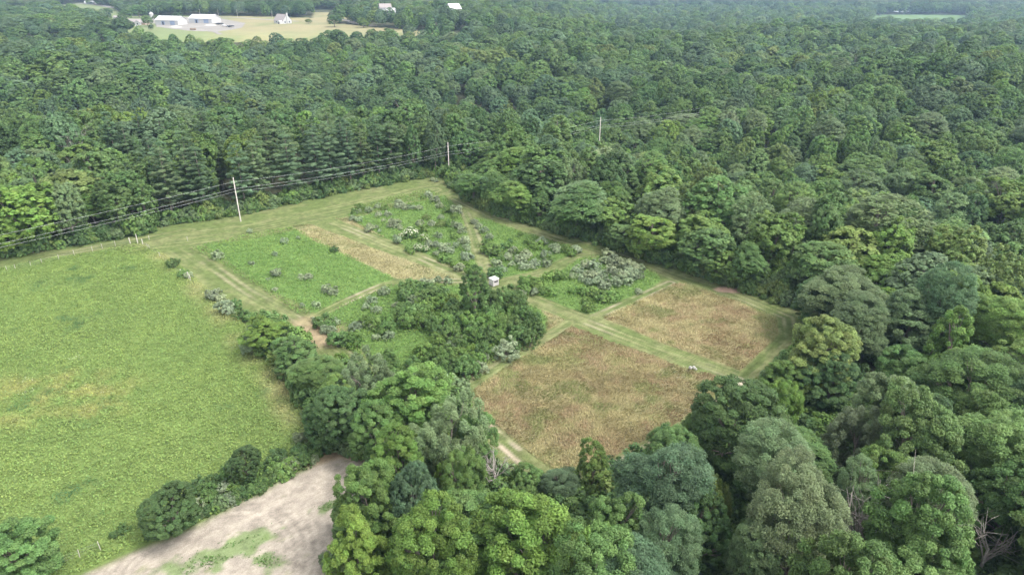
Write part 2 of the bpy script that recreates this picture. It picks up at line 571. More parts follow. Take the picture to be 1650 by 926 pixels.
# weeds on the bare soil and drill rows
weedn = fbm(X, Y, 4.5, 63)
w1 = at(350, 895)
w2 = at(432, 905)
w3 = at(530, 815)
wm = np.zeros(X.shape)
for (c, r1, r2, rot) in ((w1, 4.6, 1.4, .55), (w2, 1.5, .9, -.4), (w3, 1.6, .8, .6), (at(405, 862), 1.6, .6, .5)):
    u = (X - c[0]) * math.cos(rot) + (Y - c[1]) * math.sin(rot)
    v = -(X - c[0]) * math.sin(rot) + (Y - c[1]) * math.cos(rot)
    wm = np.maximum(wm, smooth(1.3, .6, np.hypot(u / r1, v / r2) + (weedn - .5) * 1.6 + (fbm(X, Y, 1.4, 65) - .5) * 2.6))
wm *= (s_soil > 0.2)
rc = at(330, 930)
rr = np.hypot(X - rc[0], (Y - rc[1]) * .9)
rows = np.clip(np.sin(rr * 2 * math.pi / 1.02 + wob * .5) * 2 - .5, 0, 1) * smooth(7.5, 9.0, rr) * (s_soil > .5) * smooth(66, 63, Y + .3 * X + 8) * (fbm(X, Y, 2, 64) > .34)
rows *= .6
rows_dir = smooth(0, 1, s_soil) * np.clip(np.sin((X * .62 - Y * .78 + wob * .1) * 2 * math.pi / 1.3) * .5 + .2, 0, 1) * .30
col = mixc(col, C_SOIL * .55, np.clip(rows * .95, 0, 1))
col = mixc(col, C_SOIL * .7, (s_soil > 0) * np.clip((fbm(X, Y, 1.1, 66, 3) - .6) * 5, 0, 1) * .7)
col = mixc(col, np.array([.20, .22, .10]), (s_soil > 0) * np.clip((fbm(X, Y, 2.2, 67, 4) - .66) * 7, 0, 1) * .8)
col = mixc(col, C_SOIL * .8, np.where(rr > 9, 0, 1) * rows_dir)
col = mixc(col, C_LUSH * 1.15, wm * .75)
zone = np.where((s_soil > 0), 4, zone)
col = np.clip(col * (1 + (rng.random(X.shape)[..., None] - .5) * .22), .01, 1)

ZH = np.zeros(X.shape) + (vnoise(X, Y, 3.1, 88) - .5) * .05
ZH = np.where(s_soil > 0, ZH - .03 - rows * .05, ZH)
keep = (sd_clear > -9)
ny, nx = X.shape
idx = np.arange(ny * nx).reshape(ny, nx)
fa = np.stack([idx[:-1, :-1], idx[:-1, 1:], idx[1:, 1:], idx[1:, :-1]], -1).reshape(-1, 4)
fz = zone[:-1, :-1].ravel()
fk = (keep[:-1, :-1] & keep[1:, 1:]).ravel()
VV = np.stack([X, Y, ZH], -1).reshape(-1, 3)
CC = np.concatenate([col, np.ones(col.shape[:2] + (1,))], -1).reshape(-1, 4)
M_GROUND = ground_mat("grass_and_soil", 1.2, .42, .7, 6.5)
for z, nm in ((0, "mown_grass"), (1, "meadow"), (2, "plot_ground"), (3, "dry_field"), (4, "bare_soil")):
    f = fa[(fz == z) & fk]
    used = np.unique(f)
    remap = np.full(ny * nx, -1)
    remap[used] = np.arange(len(used))
    me = mesh_from(nm, VV[used], remap[f], {'col': ('FLOAT_COLOR', 'POINT', CC[used])}, True)
    me.materials.append(M_GROUND)
    tag(link(nm, me), kind='structure')

# ------------------------------------------------------------------ wide ground sheet
gxs = np.concatenate([np.arange(-7000, -1200, 200), np.arange(-1200, -300, 30), np.arange(-300, 300, 9), np.arange(300, 1300, 30), np.arange(1300, 7001, 200)])
gys = np.concatenate([np.arange(-1500, 0, 150), np.arange(0, 450, 9), np.arange(450, 2000, 30), np.arange(2000, 9001, 200)])
GX, GY = np.meshgrid(gxs, gys)
GZ = terrain(GX, GY) - 0.12
n = fbm(GX, GY, 60, 90)[..., None]
gc = np.array([.055, .070, .032]) * (1 - n) + np.array([.070, .065, .04]) * n
sdc = sdist(CLEAR, GX, GY)
m = smooth(-12, -4, sdc)[..., None]
gc = gc * (1 - m) + C_FIELD * .8 * m
gi = np.arange(GX.size).reshape(GX.shape)
gf = np.stack([gi[:-1, :-1], gi[:-1, 1:], gi[1:, 1:], gi[1:, :-1]], -1).reshape(-1, 4)
me = mesh_from("ground", np.stack([GX, GY, GZ], -1).reshape(-1, 3), gf,
               {'col': ('FLOAT_COLOR', 'POINT', np.concatenate([gc, np.ones(gc.shape[:2] + (1,))], -1).reshape(-1, 4))}, True)
me.materials.append(M_GROUND)
tag(link("ground", me), kind='structure')


def sheet(name, poly, z, step, fn, mat=None, extra=1.2):
    a, b = poly.min(0) - 1, poly.max(0) + 1
    xx, yy = np.meshgrid(np.arange(a[0], b[0], step), np.arange(a[1], b[1], step * 2))
    s = sdist(poly, xx, yy)
    k = s > -step * .5
    ii = np.arange(xx.size).reshape(xx.shape)
    f = np.stack([ii[:-1, :-1], ii[:-1, 1:], ii[1:, 1:], ii[1:, :-1]], -1).reshape(-1, 4)
    kk = (k[:-1, :-1]).ravel()
    c = fn(xx, yy)
    zz = terrain(xx, yy) + z
    me = mesh_from(name, np.stack([xx, yy, zz], -1).reshape(-1, 3), f[kk],
                   {'col': ('FLOAT_COLOR', 'POINT', np.concatenate([c, np.ones(c.shape[:2] + (1,))], -1).reshape(-1, 4))}, True)
    me.materials.append(mat or M_FAR)
    return tag(link(name, me), kind='structure')


M_FAR = ground_mat("far_field_surface", .08, .14, .1, .25)
YARD = P([(252, 44), (300, 50), (345, 52), (385, 46), (392, 38), (360, 32), (330, 27), (300, 28), (256, 30), (215, 33), (205, 36), (215, 39), (250, 38)], FARM_Z)


def farm_col(x, y):
    n = fbm(x, y, 60, 120)
    n2 = fbm(x, y * .4, 14, 121)
    c = mixc(np.broadcast_to(np.array([.255, .225, .125]), x.shape + (3,)), np.broadcast_to(np.array([.17, .19, .09]), x.shape + (3,)), np.clip((n - .50) * 3 + (n2 - .5) * 1.6, 0, 1))
    lx = -0.42 * y
    c = mixc(c, np.array([.15, .19, .085]), smooth(-.36, -.46, x / y) * .85)      # greener by the house and beyond
    c = mixc(c, np.array([.21, .27, .11]), smooth(760, 640, y) * smooth(-.1, -.25, x / y) * .25)
    return c


def gravel_col(x, y):
    return mixc(np.broadcast_to(np.array([.27, .255, .235]), x.shape + (3,)), np.broadcast_to(np.array([.22, .20, .175]), x.shape + (3,)), fbm(x, y, 12, 130))


sheet("pale_hay_field", FARM, .10, 5.0, farm_col)
sheet("far_meadow", FARM2, .10, 5.0, lambda x, y: np.broadcast_to(np.array([.26, .33, .13]), x.shape + (3,)).copy())
sheet("valley_field", FIELD_R, .15, 8.0, lambda x, y: np.broadcast_to(np.array([.115, .18, .075]), x.shape + (3,)).copy())
sheet("field_strip", STRIP, .15, 4.0, lambda x, y: np.broadcast_to(np.array([.26, .32, .12]), x.shape + (3,)).copy())
sheet("gravel_yard", YARD, .14, 2.0, gravel_col)


def ribbon(name, pts, w, z, fn, base=0.0):
    pts = P(pts, base)
    a = pts.min(0) - w - 2
    b = pts.max(0) + w + 2
    xx, yy = np.meshgrid(np.arange(a[0], b[0], 2.0), np.arange(a[1], b[1], 2.0))
    d, _ = dist_line(pts, xx, yy)
    ii = np.arange(xx.size).reshape(xx.shape)
    f = np.stack([ii[:-1, :-1], ii[:-1, 1:], ii[1:, 1:], ii[1:, :-1]], -1).reshape(-1, 4)
    kk = (d[:-1, :-1] < w).ravel()
    c = fn(xx, yy)
    me = mesh_from(name, np.stack([xx, yy, terrain(xx, yy) + z], -1).reshape(-1, 3), f[kk],
                   {'col': ('FLOAT_COLOR', 'POINT', np.concatenate([c, np.ones(c.shape[:2] + (1,))], -1).reshape(-1, 4))}, True)
    me.materials.append(M_FAR)
    return tag(link(name, me), kind='structure')


ribbon("farm_road", [(250, 29), (330, 27.6), (380, 29.0), (440, 33), (475, 35)], 3.5, .18, gravel_col, FARM_Z)
ribbon("farm_track", [(330, 47), (345, 52), (352, 56)], 2.2, .18, gravel_col, FARM_Z)
ribbon("driveway", [(538, 30), (560, 34), (572, 39), (600, 42)], 4.0, .18, gravel_col, FARM_Z)
ribbon("country_road", [(125, 6), (150, 7.5), (185, 13.5)], 6.0, .18, gravel_col, FARM_Z)

wm_, nt, out = new_mat("pond_water")
p = nt.nodes.new("ShaderNodeBsdfPrincipled")
p.inputs['Base Color'].default_value = (.35, .40, .42, 1)
p.inputs['Roughness'].default_value = .12
p.inputs['Specular IOR Level'].default_value = .6
nt.links.new(p.outputs[0], out.inputs[0])
b = Build()
q = POND
b.add([(v[0], v[1], RIVER_Z + .4) for v in q], [tuple(range(len(q)))])
tag(b.build("pond_water", wm_), kind='structure')


# ------------------------------------------------------------------ foliage prototypes
def unit(v):
    return v / (np.linalg.norm(v, axis=-1, keepdims=True) + 1e-9)


def unit3(v):
    return v / (math.sqrt(float((v * v).sum())) + 1e-9)


def leaves_mesh(name, Pc, Nr, L, W, var, r, droop=0.0):
    """one folded-flat rhombic leaf spray per point"""
    n = len(Pc)
    t = unit(np.cross(Nr, r.normal(size=(n, 3))))
    bt = np.cross(Nr, t)
    L = np.broadcast_to(L, (n,))[:, None]
    W = np.broadcast_to(W, (n,))[:, None]
    V = np.stack([Pc - t * L, Pc - bt * W + t * L * .1, Pc + t * L, Pc + bt * W + t * L * .1], 1).reshape(-1, 3)
    F = np.arange(4 * n).reshape(n, 4)
    me = mesh_from(name, V, F, {'var': ('FLOAT_VECTOR', 'FACE', var)})
    return me


DOME = {   # centre height, radius, half height, lump size, lowest direction, clump radii, clump count
    'broad': (9.0, 4.6, 6.0, .26, -.80, (.66, .66, .50), 230),
    'oak': (9.2, 4.7, 5.8, .15, -.75, (.56, .56, .46), 300),
    'feather': (9.6, 5.2, 4.8, .22, -.60, (.85, .85, .40), 280),
    'willow': (8.4, 4.4, 6.0, .24, -.85, (.58, .58, 1.05), 150),
    'narrow': (8.0, 3.2, 6.6, .18, -.92, (.52, .52, .50), 170),
    'shrub': (.95, 1.30, 1.10, .34, -.60, (.26, .26, .24), 75),
}


def crown_clumps(kind, r):
    """returns clump centres, radii (3 axes), outward directions"""
    C, R, D = [], [], []
    if kind in DOME:
        cz, rx, rz, amp, zmin, cr, target = DOME[kind]
        waves = [(unit3(r.normal(size=3)) * r.uniform(2.2, 5.5), r.random() * 6.283) for _ in range(7)]
        tries = 0
        while len(C) < target and tries < 20000:
            tries += 1
            d = unit3(r.normal(size=3))
            if d[2] < zmin or (d[2] < -.1 and r.random() < .35):
                continue
            lump = sum(math.cos(float(np.dot(w, d)) + p_) for w, p_ in waves) / 7 ** .5
            rad = 1 + amp * lump
            depth = 1.0 if r.random() < .84 else r.uniform(.45, .85)
            # the crown is fullest a little below its middle and domed above
            q = np.array([d[0] * rx, d[1] * rx, d[2] * rz * (1.0 if d[2] > 0 else 1.05)]) * rad * depth
            q[2] += cz
            s_ = r.uniform(.70, 1.35)
            if depth == 1.0 and any(abs(q[0] - c[0]) < cr[0] * .75 and abs(q[1] - c[1]) < cr[1] * .75 and abs(q[2] - c[2]) < cr[2] * .75 for c in C):
                continue
            if kind == 'shrub' and q[2] < .12:
                continue
            C.append(q)
            R.append(np.array(cr) * s_)
            D.append(unit3(q - np.array([0, 0, cz - rz * .25])))
    elif kind == 'pine':
        z = 5.0
        while z < 20.5:
            prof = 3.7 * (1 - ((z - 5) / 17.0) ** 1.5) * (1 if z > 7 else .75) + .35
            nb = 5 if z < 17 else 4
            a0 = r.random() * 6.283
            for k in range(nb):
                a = a0 + 6.283 * k / nb + r.normal() * .25
                ln = prof * r.uniform(.5, 1.25)
                zb = r.uniform(-.5, .5)
                m_ = max(1, int(ln / .85))
                for j in range(m_):
                    f = (j + .9) / m_
                    q = np.array([math.cos(a) * ln * f, math.sin(a) * ln * f, z + .16 * ln * f * f + zb + r.normal() * .12])
                    C.append(q)
                    R.append(np.array([.68, .68, .36]) * r.uniform(.8, 1.2) * (1.15 - .3 * f))
                    D.append(unit(q - np.array([0, 0, z - 1.5])))
            z += r.uniform(.95, 1.35)
        C.append(np.array([0, 0, 20.8]))
        R.append(np.array([.3, .3, .9]))
        D.append(np.array([0, 0, 1.0]))
    return np.array(C), np.array(R), np.array(D)


# kind -> nominal crown radius, nominal top height
NOM = {'broad': (5.0, 15.5), 'oak': (5.0, 15.5), 'feather': (5.6, 14.8), 'willow': (4.8, 14.6), 'narrow': (3.6, 14.5), 'pine': (4.3, 21.5), 'shrub': (1.5, 2.2)}


def crown_mesh(name, kind, seed, nleaf, size, lod=0):
    r = np.random.default_rng(seed)
    C, R, D = crown_clumps(kind, r)
    w = (R[:, 0] * R[:, 1]) ** .8
    w /= w.sum()
    k = r.choice(len(C), nleaf, p=w)
    d = r.normal(size=(nleaf, 3))
    d[:, 2] = np.where(d[:, 2] < 0, d[:, 2] * .55, d[:, 2] * 1.1)
    d = unit(d)
    rad = r.random(nleaf)[:, None] ** .45
    Pc = C[k] + d * rad * R[k]
    if kind == 'willow':
        Pc[:, 2] -= rad[:, 0] * .5
    if kind == 'feather':
        hor = np.hypot(Pc[:, 0] - C[k, 0], Pc[:, 1] - C[k, 1])
        Pc[:, 2] -= hor ** 2 * .16
    # bring the crown to its nominal radius and top height
    nr, nh = NOM[kind]
    q = nr / np.percentile(np.hypot(Pc[:, 0], Pc[:, 1]), 97)
    qz = nh / np.percentile(Pc[:, 2], 99.7)
    Pc = Pc * np.array([q, q, qz])
    C = C * np.array([q, q, qz])
    up = np.array([0, 0, 1.0])
    cf = {'broad': (.75, .35, .45, .55), 'oak': (.8, .35, .4, .5), 'shrub': (.7, .4, .4, .6), 'feather': (.25, .15, 1.0, .45), 'willow': (.5, .6, .15, .6),
          'narrow': (.65, .45, .35, .6), 'pine': (.25, .1, .9, .5)}[kind]
    far = (1.0, .75, .5)[lod]
    N = unit(d * cf[0] + D[k] * (cf[1] + .35 * lod) + up * cf[2] + r.normal(size=(nleaf, 3)) * cf[3] * far)
    cv = r.random(len(C)) * .45
    var = np.stack([np.clip(cv[k] + r.random(nleaf) * .55, 0, 1), np.clip(.6 * r.random(len(C))[k] + .4 * r.random(nleaf), 0, 1), np.zeros(nleaf)], -1)
    asp = {'pine': .22, 'willow': .32, 'feather': .34}.get(kind, .55)
    L = size * r.uniform(.7, 1.3, nleaf)
    me = leaves_mesh(name, Pc, N, L, L * asp, var, r)
    me.materials.append(M_LEAF)
    return me, C


def trunk_mesh(name, kind, C, seed, mat):
    r = np.random.default_rng(seed + 500)
    b = Build()
    if kind == 'pine':
        b.tube([(0, 0, -2.0), (0, 0, 0), (.05, 0, 8), (0, .05, 16), (0, 0, 21)], [.32, .28, .2, .1, .03], 7)
        ks = r.permutation(len(C))[:16]
        for k in ks:
            c = C[k]
            b.tube([(0, 0, c[2] - .5), tuple(c)], [.06, .025], 4, False)
    elif kind == 'shrub':
        for k in r.permutation(len(C))[:9]:
            c = C[k]
            b.tube([(c[0] * .08, c[1] * .08, -.3), (c[0] * .35, c[1] * .35, c[2] * .5), tuple(c)], [.045, .03, .012], 5, False)
    else:
        zc = C[:, 2].mean()
        lean = r.normal(size=2) * .25
        fork = zc * .45
        b.tube([(0, 0, -2.0), (0, 0, 0), (lean[0] * .5, lean[1] * .5, fork * .5), (lean[0], lean[1], fork)], [.36, .30, .24, .2], 8)
        idxs = r.permutation(len(C))
        mains = idxs[:6]
        for k in mains:
            c = C[k]
            mid = np.array([lean[0] + (c[0] - lean[0]) * .45, lean[1] + (c[1] - lean[1]) * .45, fork + (c[2] - fork) * .62]) + r.normal(size=3) * .2
            b.tube([(lean[0], lean[1], fork - .3), tuple(mid), tuple(c)], [.17, .10, .03], 6, False)
            dd = np.linalg.norm(C - c, axis=1)
            for k2 in np.argsort(dd)[1:5]:
                b.tube([tuple(mid), tuple((mid + C[k2]) / 2 + r.normal(size=3) * .15), tuple(C[k2])], [.07, .045, .015], 4, False)
    me = bpy.data.meshes.new(name)
    me.from_pydata(b.V, [], b.Fs)
    me.polygons.foreach_set("use_smooth", np.ones(len(me.polygons), bool))
    me.update()
    me.materials.append(mat)
    return me


PROTO = {}
for kind, spec in {
    'broad': ((5, 76000, .115), (5, 13000, .27), (3, 4600, .40)),
    'oak': ((4, 76000, .110), (5, 13000, .27), (3, 4600, .40)),
    'feather': ((5, 66000, .125), (4, 12000, .28), (2, 3000, .50)),
    'willow': ((2, 52000, .135), (2, 10000, .28), (1, 2400, .5)),
    'narrow': ((2, 42000, .118), (2, 8000, .27), (1, 2200, .46)),
    'pine': ((0, 0, 0), (4, 15000, .32), (1, 2600, .7)),
    'shrub': ((4, 5200, .085), (4, 2000, .14), (0, 0, 0)),
}.items():
    for lod, (cnt, nl, sz) in enumerate(spec):
        for i in range(cnt):
            sd = hash((len(kind), i)) % 1000 + {'broad': 1, 'oak': 2, 'feather': 3, 'willow': 4, 'narrow': 5, 'pine': 6, 'shrub': 7}[kind] * 31 + lod * 7
            cm, C = crown_mesh("crown", kind, sd, nl, sz, lod)
            tm = trunk_mesh("trunk", kind, C, sd, M_BARK)
            PROTO.setdefault((kind, lod), []).append((cm, tm))

TONES = {   # leaf colour of each look
    'yellow-green': (0.169, 0.265, 0.059),
    'bright green': (0.169, 0.271, 0.073),
    'mid green': (0.139, 0.229, 0.073),
    'dark green': (0.101, 0.178, 0.063),
    'grey-green': (0.167, 0.240, 0.107),
    'pale grey-green': (0.219, 0.282, 0.146),
    'blue-green': (0.128, 0.204, 0.102),
    'silvery': (.285, .345, .205),
    'olive': (0.188, 0.254, 0.078),
    'purple': (.060, .035, .050),
}
FORM = {'broad': 'round-crowned', 'oak': 'clumpy', 'feather': 'feathery', 'willow': 'drooping', 'narrow': 'narrow', 'pine': 'tiered', 'shrub': 'round'}


def cast(px, py, hc, lim=4000):
    """where the sight line of a pixel comes down to hc above the terrain"""
    d = np.array([(px - 825) / 1100.0, math.cos(PITCH) + (463 - py) / 1100.0 * math.sin(PITCH), -math.sin(PITCH) + (463 - py) / 1100.0 * math.cos(PITCH)])
    d /= math.hypot(d[0], d[1])
    t = np.concatenate([np.arange(20, 500, .5), np.arange(500, lim, 3)])
    x, y, z = d[0] * t, d[1] * t, CAM_Z + d[2] * t
    f = z - terrain(x, y) - hc
    k = int(np.argmax(f < 0))
    if not f[k] < 0:
        k = len(t) - 1
    return float(x[k]), float(y[k])


def pix(x, y, z):
    dz = z - CAM_Z
    f = y * math.cos(PITCH) - dz * math.sin(PITCH)
    u = y * math.sin(PITCH) + dz * math.cos(PITCH)
    return 825 + 1100 * x / f, 463 - 1100 * u / f


TREES = []


def add_tree(x, y, kind, r, h, tone, label=None, name=None, cat=None, keep=False, group=None, extra=None, gz=None):
    TREES.append(dict(x=x, y=y, z=th(x, y) if gz is None else gz, kind=kind, r=r, h=h, tone=tone, label=label, name=name, cat=cat, keep=keep, group=group, extra=extra,
                      rot=random.random() * 6.283, jit=[random.uniform(.88, 1.12) for _ in range(3)], v=random.random()))


HERO = [  # px, py of the crown's middle, radius px, kind, tone, height m, label
    (430, 533, 36, 'broad', 'yellow-green', 6.5, 'bright yellow-green round tree at the upper end of the hedgerow beside the big field'),
    (404, 552, 16, 'shrub', 'silvery', 4, 'silvery shrub at the foot of the bright yellow-green hedgerow tree'),
    (474, 566, 34, 'narrow', 'mid green', 7, 'mid green oval tree in the hedgerow beside the bright yellow-green round tree'),
    (520, 604, 42, 'feather', 'mid green', 7, 'green feathery tree in the hedgerow between the oval tree and the pale willowy tree'),
    (592, 604, 52, 'willow', 'pale grey-green', 11, 'pale grey-green willowy tree with a leaning visible trunk south of the thicket'),
    (668, 636, 74, 'broad', 'bright green', 13, 'large bright green tree with bare inner limbs showing at the thicket corner'),
    (556, 662, 50, 'oak', 'dark green', 10, 'dark green tree low in the hedgerow above the bare soil tip'),
    (538, 640, 30, 'broad', 'bright green', 9, 'bright green small-leaved tree below the feathery hedgerow tree'),
    (600, 690, 45, 'broad', 'mid green', 11, 'mid green tree directly below the pale willowy tree'),
    (722, 690, 66, 'willow', 'grey-green', 14, 'large soft grey-green tree beside the lower left corner of the brown field'),
    (770, 700, 34, 'broad', 'mid green', 10, 'mid green tree squeezed between the soft grey-green tree and the brown field'),
    (642, 738, 50, 'broad', 'yellow-green', 13, 'yellow-green clumpy tree above and right of the bare soil tip'),
    (600, 806, 54, 'broad', 'bright green', 14, 'bright green clumpy tree overhanging the right side of the bare soil'),
    (664, 806, 46, 'oak', 'blue-green', 14, 'dark blue-green tree wedged between the clumpy bright trees by the bare soil'),
    (748, 778, 38, 'broad', 'bright green', 12, 'small light green tree rising left of the rutted field corner'),
    (716, 790, 24, 'narrow', 'yellow-green', 10, 'slim light tree leaning against the dark blue-green tree'),
    (572, 848, 34, 'broad', 'mid green', 10, 'mid green tree leaning over the right side of the bare soil'),
    (582, 895, 46, 'broad', 'yellow-green', 14, 'yellow-green tree beside the bare soil at the bottom edge'),
    (690, 885, 66, 'broad', 'yellow-green', 16, 'yellow-green clumpy tree left of the largest bottom-edge tree'),
    (858, 872, 106, 'broad', 'yellow-green', 16, 'the largest tree, a wide yellow-green clumpy crown at the bottom middle'),
    (992, 850, 46, 'broad', 'mid green', 13, 'mid green tree touching the right side of the largest crown'),
    (985, 905, 44, 'broad', 'bright green', 12, 'light green tree at the bottom edge just right of the largest crown'),
    (1068, 780, 72, 'feather', 'blue-green', 16, 'big blue-green feathery tree between the brown field tip and the pale feathery pair'),
    (955, 745, 24, 'narrow', 'bright green', 9, 'small vine-clad bright tree standing at the bottom tip of the brown field'),
    (905, 778, 34, 'feather', 'blue-green', 6, 'low blue-green feathery tree below the brown field tip'),
    (850, 775, 34, 'broad', 'mid green', 6, 'low green tree below the rutted corner of the brown field'),
    (1080, 725, 44, 'feather', 'mid green', 10, 'green feathery tree on the lower right edge of the brown field'),
    (1190, 672, 76, 'oak', 'dark green', 14, 'big round dark green tree at the right corner of the brown field'),
    (1258, 665, 34, 'broad', 'yellow-green', 12, 'yellow-green tree hugging the right flank of the big round dark green tree'),
    (1245, 748, 66, 'feather', 'grey-green', 16, 'upper of two pale feathery trees below the big round dark green tree'),
    (1285, 838, 76, 'feather', 'pale grey-green', 18, 'lower and larger of two pale feathery trees right of the blue-green one'),
    (1145, 800, 30, 'willow', 'olive', 11, 'small olive drooping tree between the blue-green tree and the pale feathery pair'),
    (1386, 702, 50, 'willow', 'pale grey-green', 13, 'pale yellowish drooping tree standing alone in the dark woods right of the field'),
    (1432, 660, 52, 'broad', 'grey-green', 15, 'light grey-green tree just behind the pale drooping tree'),
    (1330, 560, 56, 'broad', 'olive', 14, 'large olive-topped tree at the right corner of the lanes'),
    (1336, 605, 44, 'broad', 'dark green', 11, 'dark green lower tree in front of the olive-topped corner tree'),
    (1262, 612, 38, 'broad', 'bright green', 9, 'bright green rounded tree beside the lane junction right of the brown field'),
    (1365, 480, 56, 'feather', 'grey-green', 13, 'grey-green layered tree above the right corner of the lanes'),
    (1385, 520, 54, 'feather', 'grey-green', 13, 'grey-green layered tree behind the olive-topped corner tree'),
    (1462, 508, 48, 'broad', 'grey-green', 14, 'light sparse-topped tree left of the yellow-green crown showing dark limbs'),
    (1548, 492, 50, 'broad', 'yellow-green', 15, 'yellow-green crown showing dark limbs in the woods at the right'),
    (1500, 810, 60, 'feather', 'pale grey-green', 14, 'pale grey feathery tree right of the bare dead branches'),
    (1425, 775, 40, 'broad', 'bright green', 12, 'bright green tree between the pale drooping tree and the dead branches'),
    (1385, 800, 36, 'feather', 'grey-green', 13, 'thin grey-green tree above the bare dead branches'),
    (1555, 622, 72, 'feather', 'mid green', 15, 'wide layered green tree near the right edge below the yellow-green crown'),
    (1620, 740, 60, 'feather', 'mid green', 15, 'layered green tree cut by the right edge above the bottom corner'),
    (1210, 905, 48, 'feather', 'grey-green', 13, 'feathery tree at the bottom edge below the pale feathery pair'),
    (1060, 890, 56, 'feather', 'blue-green', 14, 'blue-green feathery tree at the bottom edge right of the largest crown'),
    (1120, 690, 26, 'feather', 'mid green', 7, 'small green tree at the foot of the big round dark green tree'),
    (14, 385, 34, 'broad', 'yellow-green', 9, 'low bright green crown below the large bright left-edge tree'),
    (34, 345, 50, 'oak', 'yellow-green', 17, 'large bright yellow-green tree at the far left edge under the wires'),
    (205, 305, 34, 'narrow', 'mid green', 14, 'green oval tree at the woods edge left of the pines'),
    (125, 305, 40, 'broad', 'olive', 15, 'olive tree in the woods edge beside the bright left-edge tree'),
    (848, 262, 52, 'feather', 'bright green', 13, 'bright feathery tree at the top of the right woods beside the upper pole'),
    (762, 296, 34, 'feather', 'mid green', 9, 'mid green feathery tree overhanging the lane right below the upper pole'),
    (828, 312, 38, 'feather', 'bright green', 10, 'light green layered tree on the lane edge below the bright feathery tree'),
    (915, 335, 58, 'feather', 'mid green', 13, 'wide layered mid green tree on the lane edge above the upper right plot'),
    (880, 255, 30, 'feather', 'bright green', 12, 'bright layered tree just right of the bright feathery tree by the upper pole'),
    (990, 345, 32, 'broad', 'bright green', 10, 'light green rounded tree at the lane edge right of the wide layered tree'),
    (1030, 380, 44, 'broad', 'yellow-green', 11, 'yellow-green rounded tree on the lane edge above the silvery thicket'),
    (985, 385, 30, 'broad', 'mid green', 7, 'low green tree at the lane edge above the silvery thicket'),
    (1115, 405, 40, 'broad', 'mid green', 11, 'mid green tree on the lane edge left of the red earth bank'),
    (905, 172, 24, 'narrow', 'blue-green', 15, 'blue-green oval crown standing out beyond the middle of the power line'),
    (985, 222, 40, 'feather', 'grey-green', 12, 'grey-green spreading tree in front of the pole deep in the woods'),
    (1108, 200, 36, 'feather', 'grey-green', 14, 'grey-green layered tree right of the pole deep in the woods'),
    (1145, 440, 30, 'broad', 'bright green', 7, 'bright green low tree just left of the red earth bank'),
    (1205, 420, 36, 'feather', 'mid green', 10, 'layered green tree directly behind the red earth bank'),
    (1320, 425, 50, 'feather', 'mid green', 12, 'wide layered tree in the woods beyond the tan field corner'),
    (1255, 470, 42, 'feather', 'dark green', 10, 'dark layered tree on the lane edge right of the red earth bank'),
    (1405, 350, 60, 'feather', 'grey-green', 15, 'broad umbrella-shaped grey-green tree in the middle of the right woods'),
    (1370, 405, 48, 'broad', 'olive', 13, 'olive clumpy tree in front of the umbrella-shaped tree'),
    (1590, 400, 46, 'broad', 'olive', 13, 'olive clumpy tree near the right edge behind the yellow-green crown'),
    (22, 885, 58, 'broad', 'mid green', 9, 'soft green tree in the bottom left corner of the field'),
    (55, 905, 30, 'shrub', 'dark green', 4, 'dark shrub beside the bottom left corner tree'),
    # hedge between the big field and the bare soil
    (272, 815, 42, 'oak', 'dark green', 7, 'dark round tree at the lower end of the hedge above the bare soil'),
    (394, 740, 24, 'oak', 'dark green', 6, 'very dark small round tree in the middle of the bare-soil hedge'),
    (462, 722, 42, 'oak', 'dark green', 7, 'dark green round tree at the upper end of the bare-soil hedge'),
    (425, 712, 20, 'broad', 'mid green', 6, 'small mid green tree behind the upper end of the bare-soil hedge'),
    (764, 456, 25, 'narrow', 'mid green', 11, 'tall oval tree rising from the thicket just left of the grey hut'),
    (656, 545, 22, 'broad', 'mid green', 6, 'small round tree standing clear inside the thicket plot'),
    # yard and farm trees
    (538, 31, 11, 'broad', 'dark green', 12, 'dark round tree standing alone in the pale hay field'),
    (497, 33.5, 5, 'broad', 'olive', 5, 'small brownish tree right of the grey-roofed white house'),
    (236, 31, 8.5, 'broad', 'mid green', 11, 'green tree in front of the right end of the ranch house'),
    (243, 43, 4, 'broad', 'dark green', 5, 'small round tree on the lawn between ranch house and white sheds'),
    (202, 22, 10, 'broad', 'mid green', 13, 'round green tree behind the left end of the ranch house'),
    (222, 15, 12, 'broad', 'mid green', 15, 'tall round tree behind the ranch house roof'),
    (172, 19, 8, 'broad', 'dark green', 11, 'dark round tree in the meadow left of the ranch house'),
    (111, 11, 7.5, 'narrow', 'mid green', 13, 'upright tree at the far side of the upper left meadow'),
    (287, 25, 7, 'broad', 'dark green', 10, 'dark tree between the two white sheds'),
    (253, 28, 6, 'broad', 'mid green', 8, 'small tree left of the lower white shed'),
    (585, 34, 9, 'broad', 'yellow-green', 10, 'pale yellow-green tree at the end of the driveway'),
    (571, 23, 5, 'broad', 'mid green', 8, 'small tree beside the drive above the pale yellow-green tree'),
    (1590, 31, 7.5, 'oak', 'purple', 13, 'dark purple tree, the left one of two near the upper right corner'),
    (1613, 31, 7, 'oak', 'purple', 13, 'dark purple tree, the right one of two near the upper right corner'),
    (612, 62, 12, 'oak', 'dark green', 17, 'dark tree projecting into the lower edge of the pale hay field'),
    (1418, 17, 9, 'broad', 'dark green', 17, 'dark round tree left of the pond in the far valley'),
]
